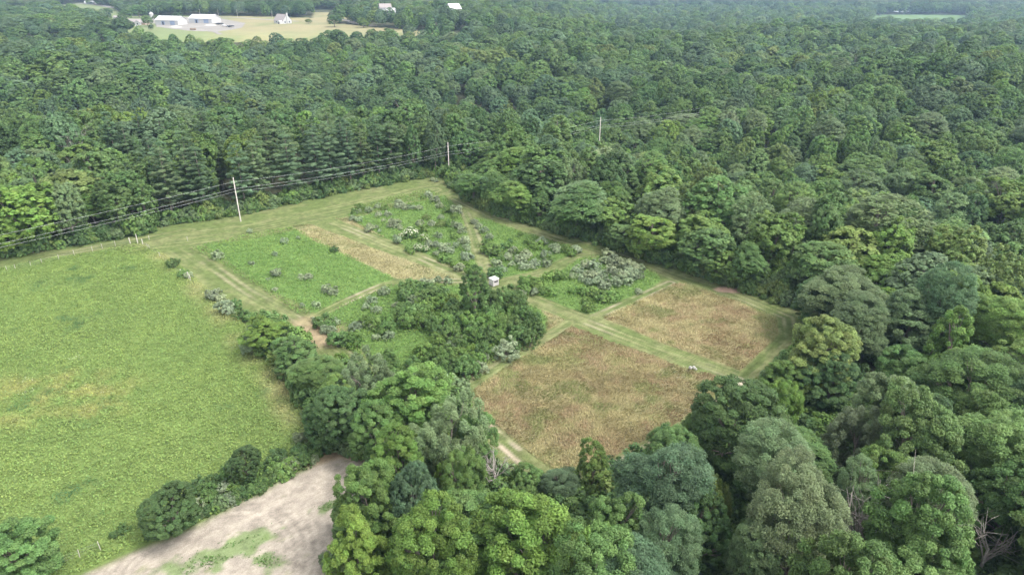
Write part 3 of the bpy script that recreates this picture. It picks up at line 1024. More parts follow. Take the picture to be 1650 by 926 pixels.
for (px, py, rp, kind, tone, h, label) in HERO:
    nr, nh = NOM[kind]
    x, y = cast(px, py, h * (.67 if kind != 'shrub' else .55))
    if kind != 'shrub' and y < 400:
        for _ in range(40):
            g = sdist(CLEAR, np.array([x, x + .1, x]), np.array([y, y, y + .1]))
            if g[0] < -1.2 or g[0] > 9:
                break
            gx_, gy_ = (g[1] - g[0]) * 10, (g[2] - g[0]) * 10
            x, y = x - gx_ * .25, y - gy_ * .25
    R = math.sqrt(x * x + y * y + (CAM_Z - th(x, y) - h * .62) ** 2)
    r = rp * R / 1100 * math.cos(math.atan2(px - 825, 1100)) ** .0
    if kind == 'shrub':
        add_tree(x, y, kind, r, h, tone, label, 'shrub', 'shrub', True)
    else:
        add_tree(x, y, kind, r, h, tone, label, 'broadleaf_tree', 'tree', True)

# ---- pines behind the power line
PINES = [(388, 205, 22), (430, 235, 24), (465, 245, 24), (410, 270, 22), (448, 282, 22), (480, 285, 20), (350, 250, 26), (300, 255, 24), (270, 232, 26), (245, 262, 26), (228, 222, 24),
         (205, 240, 22), (180, 225, 22), (252, 205, 22), (290, 215, 24), (330, 218, 24), (310, 188, 20), (270, 185, 20), (235, 190, 20), (370, 228, 22), (345, 195, 20), (120, 195, 22),
         (90, 190, 22), (150, 200, 20), (470, 205, 18), (505, 230, 20), (525, 260, 20), (548, 285, 18), (505, 285, 20), (570, 262, 20), (595, 285, 18), (560, 232, 18), (425, 190, 18),
         (320, 285, 24), (290, 300, 24), (265, 285, 24), (345, 305, 22), (240, 300, 20), (450, 175, 16), (500, 190, 16), (400, 175, 16), (365, 172, 16), (530, 215, 18), (618, 275, 16), (380, 288, 18)]
for i, (px, py, rp) in enumerate(PINES):
    h = random.uniform(17, 21)
    x, y = cast(px, py, h * .60)
    for _ in range(60):
        if sdist(CLEAR, np.array([x]), np.array([y]))[0] < -3.0 and all(math.hypot(x - t['x'], y - t['y']) > 4.2 for t in TREES if t['kind'] == 'pine'):
            break
        x, y = x + random.uniform(-.7, .5), y + .9
    add_tree(x, y, 'pine', random.uniform(3.6, 4.8), h, random.choice(['blue-green', 'grey-green', 'blue-green']), None, 'pine_tree', 'pine tree', True, 'pines behind the power line')


def edge_row(pts, sp, hr, rr, pick, inset):
    L = P(pts)
    for i in range(len(L) - 1):
        a, b_ = L[i], L[i + 1]
        ln = np.linalg.norm(b_ - a)
        nrm = np.array([b_[1] - a[1], -(b_[0] - a[0])]) / ln
        if inside(CLEAR, np.array([(a + b_)[0] / 2 + nrm[0] * 2]), np.array([(a + b_)[1] / 2 + nrm[1] * 2]))[0]:
            nrm = -nrm
        n_ = max(1, int(round(ln / sp)))
        for k in range(n_):
            r = random.uniform(*rr)
            q = a + (b_ - a) * (k + random.uniform(.2, .8)) / n_ + nrm * (inset + random.uniform(-.6, 1.6))
            if any(math.hypot(q[0] - t['x'], q[1] - t['y']) < .62 * (r + t['r']) for t in TREES):
                continue
            kind, tone = pick()
            nm = ('pine_tree', 'pine tree') if kind == 'pine' else ('broadleaf_tree', 'tree')
            add_tree(float(q[0]), float(q[1]), kind, r * (.85 if kind in ('pine', 'narrow') else 1), random.uniform(*hr), tone, None, nm[0], nm[1], True)


edge_row([(745, 325), (800, 348), (900, 378), (1000, 408), (1120, 445), (1190, 470), (1285, 504)], 5.2, (7.5, 11), (2.8, 4.2),
         lambda: random.choice([('broad', 'bright green'), ('broad', 'mid green'), ('feather', 'mid green'), ('feather', 'bright green'), ('oak', 'mid green'), ('broad', 'yellow-green'), ('broad', 'grey-green')]), 1.8)
edge_row([(712, 284), (640, 296), (575, 307)], 5.5, (15, 18), (3.0, 4.2),
         lambda: random.choice([('oak', 'dark green'), ('narrow', 'dark green'), ('broad', 'mid green'), ('oak', 'blue-green'), ('narrow', 'mid green')]), 1.8)
edge_row([(575, 307), (400, 346), (330, 354)], 5.5, (15, 19), (3.2, 4.4),
         lambda: random.choice([('pine', 'blue-green'), ('pine', 'grey-green'), ('pine', 'blue-green'), ('narrow', 'mid green'), ('oak', 'dark green')]), 1.8)
edge_row([(330, 354), (262, 366), (232, 380), (90, 402), (0, 420)], 6.0, (12, 16), (3.6, 5.0),
         lambda: random.choice([('oak', 'dark green'), ('broad', 'mid green'), ('broad', 'olive'), ('oak', 'grey-green'), ('narrow', 'mid green'), ('pine', 'blue-green')]), 2.0)


def kindpick(x, y):
    """species drift through the wood in patches"""
    a = vnoise(np.array([x]), np.array([y]), 34, 401)[0]
    b_ = random.random()
    right = x > -5 + .05 * y
    near = math.hypot(x, y) < 330
    if not right and y < 300 and b_ < .12:
        return 'narrow'
    if right and near:
        return 'feather' if b_ < .12 + .36 * a else ('broad' if b_ < .80 else ('oak' if b_ < .9 else ('willow' if b_ < .94 else 'narrow')))
    return 'oak' if b_ < .30 + .35 * a else ('broad' if b_ < .84 else ('feather' if b_ < .94 else 'narrow'))


def tonepick(x, y, kind):
    a = vnoise(np.array([x]), np.array([y]), 28, 402)[0] * .55 + random.random() * .45
    if kind == 'feather':
        return 'mid green' if a < .42 else ('grey-green' if a < .62 else ('blue-green' if a < .75 else 'bright green'))
    if kind == 'willow':
        return 'pale grey-green' if a > .6 else 'grey-green'
    if kind == 'oak':
        return 'dark green' if a < .40 else ('blue-green' if a < .60 else ('mid green' if a < .8 else 'grey-green'))
    return 'dark green' if a < .26 else ('mid green' if a < .56 else ('bright green' if a < .68 else ('olive' if a < .76 else ('yellow-green' if a < .86 else 'grey-green'))))


POLES = [(-137.0, 104.0), at(388, 357), at(724, 290), (33.0, 257.0), (88.0, 305.0)]
CORR = np.array(POLES[2:4])


def fill(d0, d1, sp, gap=0.78):
    hx = np.array([t['x'] for t in TREES])
    hy = np.array([t['y'] for t in TREES])
    hr = np.array([t['r'] for t in TREES])
    n = int(d1 / sp) + 2
    ii, jj = np.meshgrid(np.arange(-n, n), np.arange(0, n))
    xx = (ii + (jj % 2) * .5) * sp + rng.uniform(-.42, .42, ii.shape) * sp
    yy = jj * sp * .87 + rng.uniform(-.36, .36, ii.shape) * sp + 22
    rr = sp * (.40 + .26 * rng.random(ii.shape) ** 1.2) * np.where(rng.random(ii.shape) < .14, 1.35, 1.0)
    d = np.hypot(xx, yy)
    ang = np.abs(np.arctan2(xx, yy))
    ok = (d >= d0) & (d < d1) & (ang < np.where(d < 170, math.radians(62), math.radians(48 if d0 < 300 else 43)))
    xx, yy, rr = xx[ok], yy[ok], rr[ok]
    ok = np.ones(len(xx), bool)
    ok &= sdist(CLEAR, xx, yy) < -rr * .85
    if d1 > 400:
        for pl in (FARM, FARM2, FIELD_R, STRIP, POND):
            ok &= sdist(pl, xx, yy) < -rr * .5
        for (a, b_, c, e) in HOUSE_GAPS:
            ok &= np.hypot(xx - a, (yy - b_) * .8) > c
    if len(CORR):
        dd, _ = dist_line(CORR, xx, yy)
        ok &= dd > 4.5
    xx, yy, rr = xx[ok], yy[ok], rr[ok]
    if d0 < 1200:
        dm = np.hypot(xx[:, None] - hx[None, :], yy[:, None] - hy[None, :])
        okk = ~np.any(dm < gap * .5 * (rr[:, None] + hr[None, :]) + .9, axis=1)
        xx, yy, rr = xx[okk], yy[okk], rr[okk]
    zz = terrain(xx, yy)
    return xx, yy, rr, zz


HOUSE_GAPS = []
for (px, py) in ((622, 17), (731, 17)):
    x, y = at(px, py + 3, 20)
    HOUSE_GAPS.append((x, y, 26, 0))
x, y = at(145, 5, FARM_Z)
HOUSE_GAPS.append((x, y, 30, 0))

bulk = []
for d0, d1, sp in ((28, 380, 9.4), (380, 700, 11.5), (700, 1150, 13), (1150, 2000, 16), (2000, 4200, 23)):
    xx, yy, rr, zz = fill(d0, d1, sp)
    for x, y, r, z in zip(xx, yy, rr, zz):
        k = kindpick(x, y) if d1 < 800 else random.choice(['oak', 'broad', 'oak', 'broad', 'feather', 'narrow'])
        tone = tonepick(x, y, k) if d1 < 2500 else random.choice(['mid green', 'grey-green', 'dark green', 'blue-green'])
        if k == 'narrow':
            r *= .8
        h = random.uniform(11.5, 19) * (.75 + .05 * r) * (1.0 if d1 < 1200 else 1.15)
        bulk.append(dict(x=float(x), y=float(y), z=float(z), kind=k, r=float(r) * (1.08 if k == 'feather' else 1), h=h, tone=tone, label=None, name='broadleaf_tree', cat='tree', keep=False, group=None,
                         extra=None, rot=random.random() * 6.283, jit=[random.uniform(.85, 1.15) for _ in range(3)], v=random.random()))
for t in bulk:
    if t['x'] / t['y'] < -.50 and 560 < t['y'] < 1150:
        t['h'] *= .68
# lower trees along the very edge of the right hand woods
for t in bulk:
    sd = -sdist(CLEAR, np.array([t['x']]), np.array([t['y']]))[0] if math.hypot(t['x'], t['y']) < 330 else 99
    if sd < 9 and t['x'] > -15:
        t['h'] *= .62
    elif sd < 18 and t['x'] > -15:
        t['h'] *= .8
    # keep tall crowns from hiding the field and the lane at its near side
    if t['y'] < 95 and sd < 16:
        t['h'] *= .75


WEDGE = P([(400, 500), (440, 495), (520, 540), (600, 590), (748, 628), (775, 705), (700, 700), (640, 690), (590, 735), (500, 730)])
bulk = [t for t in bulk if not inside(WEDGE, np.array([t['x']]), np.array([t['y']]))[0]]


GAP = P([(740, 700), (790, 700), (850, 740), (900, 770), (985, 745), (1110, 680), (1150, 700), (1130, 790), (1000, 860), (860, 830), (770, 800)])
bulk = [t for t in bulk if not inside(GAP, np.array([t['x']]), np.array([t['y']]))[0]]


def score(t):
    zc = t['z'] + t['h'] * .65
    px, py = pix(t['x'], t['y'], zc)
    R = math.sqrt(t['x'] ** 2 + t['y'] ** 2 + (CAM_Z - zc) ** 2)
    rp = 1100 * t['r'] / R
    t['px'], t['py'], t['rp'] = px, py, rp
    vis = (-rp * .6 < px < 1650 + rp * .6) and (-rp * .6 < py < 926 + rp * .5)
    return rp if vis else -1


for t in bulk + TREES:
    t['s'] = score(t)
n_keep = sum(1 for t in TREES if t['name'] == 'broadleaf_tree')
bulk.sort(key=lambda t: -t['s'])
N_TREES = 300
solo = [t for t in bulk[:N_TREES - n_keep] if t['s'] > 0]
mass = bulk[N_TREES - n_keep:]

# ---- shrubs in the plots: (offset, scale) of the enlarged crops they were read from
SH = []


def shr(zone, ox, oy, s, tone, pts, rad=None):
    for q in pts:
        r = q[2] if len(q) > 2 else (rad or 1.5)
        SH.append((ox + q[0] / s, oy + q[1] / s, r * random.uniform(.72, .98) * (.92 if tone == 'silvery' else 1.0), tone, zone))


Z2, Z3, Z4, Z1, Z7, ZL, ZH_ = 'in the upper middle plot', 'in the upper right plot', 'by the silvery thicket', 'in the smooth green plot', 'in the thicket plot', 'beside the big field', 'in the bare-soil hedge'
shr(Z2, 540, 300, 6.173, 'silvery', [(230, 250), (330, 240), (170, 320, 1.2), (230, 330), (420, 200), (430, 280), (520, 270), (480, 340, 1.1), (590, 370, 2.1), (560, 350, 1.4), (640, 180, 2.2), (690, 210, 1.8),
    (760, 210), (830, 215, 1.3), (340, 410, 1.8), (410, 410, 1), (930, 80, 2.0), (1000, 130, 2.0), (1040, 190, 1.9), (1200, 230, 2.3), (1050, 310, 1.3), (840, 370), (960, 370, 1.6), (1230, 400, 1.8), (1190, 380),
    (1260, 440), (650, 420, 1.1), (620, 540, 1.7), (600, 500, 1.2), (1030, 490, 1.8), (930, 570), (1000, 580, 1.7), (1090, 610, 2.2), (1150, 640, 1.4), (1280, 540, 1.9), (1310, 610, 1.5), (1300, 700, 2.2),
    (1200, 580, 1.5), (1240, 800, 1.8), (1000, 670, 1.1), (440, 450, .8), (1360, 700, 1.3)])
shr(Z2, 540, 300, 6.173, 'bright green', [(250, 200, 1.7), (190, 250), (500, 210, 1.4), (1110, 230, 1.7), (1190, 290, 1.6), (1060, 350, 1.4), (1140, 370, 1.6), (880, 430, 1.7), (1100, 720, 1.5), (1150, 745, 1.3),
    (1180, 500, 1.4), (720, 620, 1.2), (760, 650, 1.1), (870, 110, 1.2), (1050, 715, 1.3), (1150, 440, 1.2)])
shr(Z2, 540, 300, 6.173, 'yellow-green', [(1400, 850, 2.2), (1340, 840, 1.7), (1300, 780, 1.2), (1180, 780, 1.2)])
shr(Z2, 540, 300, 6.173, 'olive', [(905, 310, 1.5), (1060, 370, 1.2), (1030, 390, 1.2)])
SHF = [(750, 455, 2.1, 'mid green'), (880, 505, 1.4, 'yellow-green'), (820, 600, 1.3, 'mid green'), (660, 490, 1.0, 'yellow-green'), (900, 620, 1.1, 'mid green')]
shr(Z3, 550, 310, 2.987, 'silvery', [(660, 160), (640, 140, 1.2), (690, 180, 1.8), (710, 215), (830, 280, 2.2), (860, 320, 2.1), (890, 300, 1.9), (930, 340, 2.2), (980, 300, 2.2), (800, 310), (880, 355, 1.7), (962, 235, 1.9),
    (1030, 270, 2.2), (1130, 275, 1.8), (750, 340), (780, 370), (740, 270, 1.3), (910, 360, 1.5), (990, 340, 1.8), (820, 345, 1.4)])
shr(Z3, 550, 310, 2.987, 'bright green', [(720, 275, 2.1), (760, 295, 1.9), (700, 240, 1.8), (690, 275, 1.6), (900, 240, 1.7), (940, 255, 1.8), (1105, 290, 1.7), (1080, 270, 1.4), (800, 255, 1.5), (860, 200, 1.2), (770, 320, 1.5), (850, 290, 1.5), (1000, 320, 1.4)])
shr(Z3, 550, 310, 2.987, 'dark green', [(735, 385, 2.0), (765, 265, 1.4), (810, 235, 1.3)])
shr(Z4, 550, 310, 2.987, 'silvery', [(1130, 370, 1.9), (1180, 350, 1.9), (1222, 350, 2.0), (1270, 330, 2.0), (1310, 320, 2.2), (1340, 340, 2.1), (1370, 350, 2.1), (1405, 355, 2.1), (1440, 362, 1.9), (1430, 400, 1.9), (1385, 390, 2.2),
    (1340, 395, 2.1), (1300, 375, 2.2), (1250, 395, 2.1), (1200, 400, 1.9), (1160, 410, 1.9), (1230, 430, 1.8), (1270, 445, 1.8), (1330, 430, 1.9), (1380, 425, 1.8), (1112, 400, 1.5), (1150, 380, 1.4), (930, 480, 1.4),
    (1430, 478, 1.2), (1290, 300, 2.0), (1190, 430, 1.5)])
shr(Z4, 550, 310, 2.987, 'bright green', [(900, 435, 2.4), (940, 445, 2.2), (880, 465, 1.8), (1000, 405, 1.7), (1030, 400, 2.0), (1062, 402, 1.8), (1010, 482, 1.4), (1120, 468, 1.7), (1160, 475, 1.8), (1210, 475, 1.9), (1250, 495, 1.9),
    (1295, 500, 2.0), (1330, 500, 1.5), (1190, 550, 1.8), (1180, 520, 1.2), (975, 470, 1.6), (1270, 515, 1.5)])
shr(Z1, 0, 310, 2.987, 'silvery', [(1050, 300, 1.8), (1040, 292, 1.0), (1365, 232, 1.3), (1435, 218, 1.0), (1325, 297, 1.0), (1212, 340, .9), (1325, 388, 1.6), (1290, 420, .8), (1450, 408, 1.2), (1485, 405, 1.3), (1570, 460, 1.5), (1605, 475, 1.7),
    (1455, 545, 1.0), (1525, 542, 1.3), (1325, 470, .8), (1200, 186, 1.0)])
shr(Z1, 0, 310, 2.987, 'dark green', [(1615, 275, 1.5), (1600, 278, 1.1)])
shr(ZL, 0, 310, 2.987, 'silvery', [(1025, 490, 2.4), (1085, 555, 2.6), (1060, 510, 1.5), (905, 400, 1.2)])
shr(ZL, 0, 310, 2.987, 'mid green', [(830, 342, 1.8), (880, 392, 1.6), (1130, 535, 1.7), (1170, 585, 1.7), (1195, 605, 1.4)])
shr(Z7, 480, 440, 3.857, 'mid green', [(700, 85, 2.2), (760, 90, 2.2), (830, 105, 2.1), (900, 115, 1.8), (665, 135, 2.1), (780, 150, 2.2), (960, 195, 2.2), (1310, 130, 2.3), (720, 235, 2.4), (640, 265, 2.2), (1000, 290, 2.5), (1220, 255, 2.4),
    (1400, 260, 2.8), (1455, 310, 2.6), (1490, 350, 2.5), (1380, 385, 2.6), (1440, 410, 2.4), (1180, 385, 2.3), (870, 600 - 230, 1.7), (560, 350, 1.8), (1030, 600, 2.3), (1080, 600, 2.3), (250, 410, 1.9), (150, 300, 1.9),
    (1330, 440, 1.9), (940, 240, 2.0), (830, 320, 2.0), (1100, 210, 2.2)])
shr(Z7, 480, 440, 3.857, 'bright green', [(830, 190, 2.2), (1060, 205, 2.2), (790, 235, 2.3), (920, 300, 2.3), (1050, 300, 2.5), (1120, 275, 2.3), (1280, 300, 2.6), (1100, 390, 2.4), (1280, 350, 2.4), (480, 320, 1.8), (430, 305, 1.7), (780, 480, 2.2),
    (850, 505, 2.2), (920, 500, 2.2), (1000, 520, 2.3), (1060, 525, 2.2), (1120, 545, 2.1), (310, 405, 1.9), (350, 425, 1.8), (560, 290, 1.8), (530, 365, 1.7), (1340, 260, 2.4), (690, 300, 2.0), (760, 290, 2.0), (1180, 310, 2.4),
    (870, 420, 1.8), (1240, 400, 1.9)])
shr(Z7, 480, 440, 3.857, 'mid green', [(1200, 165, 2.8), (1150, 205, 2.5), (1260, 185, 2.6), (1360, 185, 2.7), (640, 220, 1.8), (1000, 230, 2.2), (1340, 330, 2.5), (1090, 340, 2.3), (950, 380, 2.0), (710, 560, 2.0), (1150, 480, 1.8), (950, 580, 2.2),
    (1000, 430, 1.9), (890, 560, 2.0), (200, 315, 1.6)])
shr(Z7, 480, 440, 3.857, 'yellow-green', [(885, 175, 2.0), (780, 200, 1.7), (960, 160, 1.8), (750, 480, 1.5), (330, 455, 1.1), (1090, 480, 1.5), (270, 545, 1.7)])
shr(Z7, 480, 440, 3.857, 'silvery', [(535, 115, 1.7), (460, 165, 1.7), (420, 212, 1.4), (490, 230, 1.7), (720, 165, 1.7), (820, 65, 1.6), (780, 55, 1.3), (870, 38, 1.2), (935, 48, 1.3), (105, 290, 1.1), (240, 305, 1.1), (210, 360, 1.4), (160, 350, 1.2),
    (350, 335, 1.6), (390, 320, 1.4), (490, 400, 1.2), (565, 385, 1.4), (850, 345, 1.2), (1385, 335, 1.1), (1300, 468, 3.0), (1145, 590, 1.6), (1160, 520, 1.2), (955, 455, 1.5), (1000, 405, 1.2), (1385, 130, 1.4), (470, 335, 1.2), (610, 200, 1.3)])
shr(ZH_, 0, 620, 3, 'dark green', [(960, 485, 1.5), (1040, 470, 1.6), (1210, 460, 1.6), (1300, 400, 1.5), (1340, 350, 1.6), (1180, 520, 1.2), (560, 720, .9), (1450, 330, 1.5), (140, 860, 1.6)])
shr(ZH_, 0, 620, 3, 'mid green', [(1100, 430, 1.5), (1010, 555, 1.3), (1240, 405, 1.4), (1130, 480, 1.4), (600, 700, 1.1), (1260, 480, 1.3), (1000, 510, 1.4), (1480, 370, 1.2), (180, 880, 1.3)])
shr(ZH_, 0, 620, 3, 'silvery', [(1110, 565, 1.5), (1085, 500, 1.2), (950, 590, 1.4), (1400, 390, 1.6), (1450, 260, 1.5), (1520, 365, 1.0), (1360, 420, 1.2)])
shr('beside the upper utility pole', 690, 220, 11.43, 'silvery', [(80, 790, 1.2), (150, 820, 1.2)])
SHRUBS = []
for (px, py, r, tone, zn) in SH:
    tall = (zn == Z7 and tone != 'silvery')
    h = r * (1.62 if tall else 1.35)
    if zn in (Z7,) and tone == 'silvery':
        h = r * 1.4
    x, y = cast(px, py, h * .5)
    SHRUBS.append(dict(x=x, y=y, z=0.0 if sdist(CLEAR, np.array([x]), np.array([y]))[0] > -8 else th(x, y), kind='shrub', r=r, h=h, tone=tone, zone=zn, px=px, py=py, rp=1100 * r / math.hypot(x, y), rot=random.random() * 6.283, v=random.random(),
                       jit=[random.uniform(.88, 1.12) for _ in range(3)], flower=False, label=None, name='shrub', cat='shrub', group='shrubs ' + zn))
for (a, b_, r, tone) in SHF:
    px, py = 540 + a / 6.173, 300 + b_ / 6.173
    x, y = cast(px, py, r * .8)
    SHRUBS.append(dict(x=x, y=y, z=0.0, kind='shrub', r=r, h=r * 1.4, tone=tone, zone=Z2, px=px, py=py, rp=1100 * r / math.hypot(x, y), rot=random.random() * 6.283, v=.6, jit=[1.0, 1.0, 1.0], flower=True, label=None, name='shrub', cat='shrub', group='shrubs ' + Z2))

# ------------------------------------------------------------------ labels that single each plant out
ANCH = [('the utility pole by the pines', 388, 330), ('the upper utility pole', 724, 270), ('the pole deep in the woods', 958, 200), ('the red earth bank', 1177, 467),
        ('the tip of the bare soil', 575, 760), ('the bottom tip of the brown field', 890, 775), ('the right corner of the lanes', 1290, 515), ('the dead branches', 1460, 860),
        ('the bright left-edge tree', 30, 350), ('the umbrella-shaped tree', 1405, 350), ('the big round dark green tree', 1190, 672), ('the pale drooping tree', 1386, 702),
        ('the dark-limbed yellow-green crown', 1548, 492), ('the lower right picture corner', 1650, 926), ('the middle right picture edge', 1650, 463), ('the pale feathery pair', 1270, 800),
        ('the silvery thicket', 980, 400), ('the white farm sheds', 300, 60), ('the dead tree left of the pines', 127, 245), ('the upper right picture edge', 1650, 230),
        ('the blue-green oval crown', 905, 172), ('the upper right woods middle', 1250, 250), ('the largest crown', 858, 852), ('the wide layered tree by the right edge', 1555, 622)]
ORD = ['first', 'second', 'third', 'fourth', 'fifth', 'sixth', 'seventh', 'eighth', 'ninth', 'tenth', 'eleventh', 'twelfth', 'thirteenth', 'fourteenth', 'fifteenth', 'sixteenth', 'seventeenth', 'eighteenth', 'nineteenth', 'twentieth']


def auto_labels(items, anchors, fmt):
    cl = {}
    for t in items:
        if t['label']:
            continue
        a = min(anchors, key=lambda q: math.hypot(q[1] - t['px'], q[2] - t['py']))
        cl.setdefault((a, t['tone'], t['kind']), []).append(t)
    for (a, tone, kind), ts in cl.items():
        ts.sort(key=lambda t: math.hypot(a[1] - t['px'], a[2] - t['py']))
        for i, t in enumerate(ts):
            if len(ts) == 1:
                t['label'] = fmt(tone, FORM[kind], t) + ', the only one around ' + a[0]
            else:
                t['label'] = fmt(tone, FORM[kind], t) + ', ' + ORD[min(i, 19)] + ' from ' + a[0]


auto_labels(solo + [t for t in TREES if t['name'] == 'broadleaf_tree'], ANCH, lambda tn, f, t: f'{tn} {f} tree')
pines = [t for t in TREES if t['kind'] == 'pine']
auto_labels(pines, ANCH, lambda tn, f, t: f'{tn} tiered pine')
for zn in sorted({t['zone'] for t in SHRUBS}):
    its = [t for t in SHRUBS if t['zone'] == zn]
    xs, ys = [t['px'] for t in its], [t['py'] for t in its]
    cs = [('its top corner', xs[ys.index(min(ys))], min(ys)), ('its bottom corner', xs[ys.index(max(ys))], max(ys)), ('its left corner', min(xs), ys[xs.index(min(xs))]),
          ('its right corner', max(xs), ys[xs.index(max(xs))]), ('its middle', sum(xs) / len(xs), sum(ys) / len(ys))]
    big_ = sorted(t['r'] for t in its)[len(its) * 2 // 3]
    for t in its:
        t['kind2'] = 'large' if t['r'] >= big_ else 'small'
    cl = {}
    for t in its:
        a = min(cs, key=lambda q: math.hypot(q[1] - t['px'], q[2] - t['py']))
        cl.setdefault((a, t['tone'], t['kind2'], t['flower']), []).append(t)
    for (a, tone, sz, fl), ts in cl.items():
        ts.sort(key=lambda t: math.hypot(a[1] - t['px'], a[2] - t['py']))
        for i, t in enumerate(ts):
            o_ = ORD[min(i, 19)] + ' ' if len(ts) > 1 else 'the one '
            t['label'] = f"{sz} {tone} {'flowering ' if fl else ''}shrub {zn}, {o_}{'from' if len(ts) > 1 else 'near'} {a[0]}"

# ------------------------------------------------------------------ plant them
USED = {}


def tint_of(t):
    c = np.array(TONES[t['tone']])
    g = .80 + .40 * t['v']
    return [float(c[0] * g * t['jit'][0] ** .5), float(c[1] * g), float(c[2] * g * t['jit'][2] ** .5)]


def lod_of(t):
    R = math.sqrt(t['x'] ** 2 + t['y'] ** 2 + 45 ** 2)
    if t['kind'] == 'pine':
        return 1 if R < 420 else 2
    if t['kind'] == 'shrub':
        return 0 if R < 125 or t['r'] > 2.2 else 1
    return 0 if R < 135 else (1 if R < 420 else 2)


def plant(t):
    kind, lod = t['kind'], lod_of(t)
    protos = PROTO[(kind, lod)]
    i = int(t['v'] * 997) % len(protos)
    cm, tm = protos[i]
    nr, nh = NOM[kind]
    e = bpy.data.objects.new(t['name'], None)
    e.empty_display_size = .5
    S.link(e)
    e.location = (t['x'], t['y'], t['z'])
    e.rotation_euler = (0, 0, t['rot'])
    sx = t['r'] / nr
    e.scale = (sx * t['jit'][0], sx * t['jit'][1], t['h'] / nh)
    tag(e, t['label'], t['cat'], t['group'])
    tr = link('stems' if kind == 'shrub' else 'trunk', tm, e)
    c = link('foliage' if kind == 'shrub' else 'crown', cm, e)
    c['tint'] = tint_of(t)
    USED.setdefault((kind, lod, i), c)
    if t.get('flower'):
        r_ = np.random.default_rng(int(t['px']))
        C = r_.normal(size=(90, 3))
        C[:, 2] = np.abs(C[:, 2])
        C = unit(C) * np.array([1.35, 1.35, 1.1]) + np.array([0, 0, 1.05]) + r_.normal(size=(90, 3)) * .08
        me = leaves_mesh('blossom', C, unit(C - np.array([0, 0, .6])), .12, .12, np.zeros((90, 3)), r_)
        me.materials.append(M_FLOWER)
        link('blossom', me, e)
    return e


for t in TREES:
    if t['name'] == 'broadleaf_tree':
        t['group'] = 'broadleaf trees of the woods and hedges'
for t in solo:
    t['group'] = 'broadleaf trees of the woods and hedges'
for t in TREES + solo + SHRUBS:
    plant(t)

# the rest of the wood, one object: a point for each tree, each point instancing a crown of the trees above
for t in mass:
    R = math.hypot(t['x'], t['y'])
    lod = 0 if R < 125 else (1 if R < 430 else 2)
    ks = [k for k in USED if k[0] == t['kind'] and k[1] == lod]
    if not ks:
        ks = [k for k in USED if k[1] == lod and k[0] in ('broad', 'oak', 'feather')]
    t['pk'] = ks[int(t['v'] * 997) % len(ks)]


def scatter_object(name, recs, pk_of, nom_of, kind='stuff', label=None, cat=None):
    keys = sorted({pk_of(t) for t in recs})
    me = bpy.data.meshes.new(name)
    me.vertices.add(len(recs))
    me.vertices.foreach_set("co", np.array([(t['x'], t['y'], t['z']) for t in recs], np.float32).ravel())
    a = me.attributes.new('proto', 'INT', 'POINT')
    a.data.foreach_set('value', np.array([keys.index(pk_of(t)) for t in recs], np.int32))
    a = me.attributes.new('rotz', 'FLOAT_VECTOR', 'POINT')
    a.data.foreach_set('vector', np.array([(0, 0, t['rot']) for t in recs], np.float32).ravel())
    a = me.attributes.new('scl', 'FLOAT_VECTOR', 'POINT')
    a.data.foreach_set('vector', np.array([(t['r'] / nom_of(t)[0] * t['jit'][0], t['r'] / nom_of(t)[0] * t['jit'][1], t['h'] / nom_of(t)[1]) for t in recs], np.float32).ravel())
    a = me.attributes.new('tint', 'FLOAT_VECTOR', 'POINT')
    a.data.foreach_set('vector', np.array([tint_of(t) for t in recs], np.float32).ravel())
    me.update()
    o = link(name, me)
    ng = bpy.data.node_groups.new(name, 'GeometryNodeTree')
    ng.interface.new_socket('Geometry', in_out='INPUT', socket_type='NodeSocketGeometry')
    ng.interface.new_socket('Geometry', in_out='OUTPUT', socket_type='NodeSocketGeometry')
    gi_ = ng.nodes.new('NodeGroupInput')
    go = ng.nodes.new('NodeGroupOutput')
    m2p = ng.nodes.new('GeometryNodeMeshToPoints')
    ng.links.new(gi_.outputs[0], m2p.inputs[0])
    jn = ng.nodes.new('GeometryNodeJoinGeometry')

    def named(nm, typ):
        n_ = ng.nodes.new('GeometryNodeInputNamedAttribute')
        n_.data_type = typ
        n_.inputs['Name'].default_value = nm
        return n_.outputs[0]
    pr, ro, scx = named('proto', 'INT'), named('rotz', 'FLOAT_VECTOR'), named('scl', 'FLOAT_VECTOR')
    for i, k in enumerate(keys):
        cmp_ = ng.nodes.new('FunctionNodeCompare')
        cmp_.data_type = 'INT'
        cmp_.operation = 'EQUAL'
        ins = [s_ for s_ in cmp_.inputs if s_.type == 'INT' and s_.enabled]
        ng.links.new(pr, ins[0])
        ins[1].default_value = i
        oi = ng.nodes.new('GeometryNodeObjectInfo')
        oi.transform_space = 'ORIGINAL'
        oi.inputs['Object'].default_value = USED[k]
        oi.inputs['As Instance'].default_value = False
        iop = ng.nodes.new('GeometryNodeInstanceOnPoints')
        ng.links.new(m2p.outputs[0], iop.inputs['Points'])
        ng.links.new(cmp_.outputs[0], iop.inputs['Selection'])
        ng.links.new(oi.outputs['Geometry'], iop.inputs['Instance'])
        ng.links.new(ro, iop.inputs['Rotation'])
        ng.links.new(scx, iop.inputs['Scale'])
        ng.links.new(iop.outputs[0], jn.inputs[0])
    ng.links.new(jn.outputs[0], go.inputs[0])
    md = o.modifiers.new('trees', 'NODES')
    md.node_group = ng
    return tag(o, label, cat, None, kind)


scatter_object("woodland", mass, lambda t: t['pk'], lambda t: NOM[t['kind']])

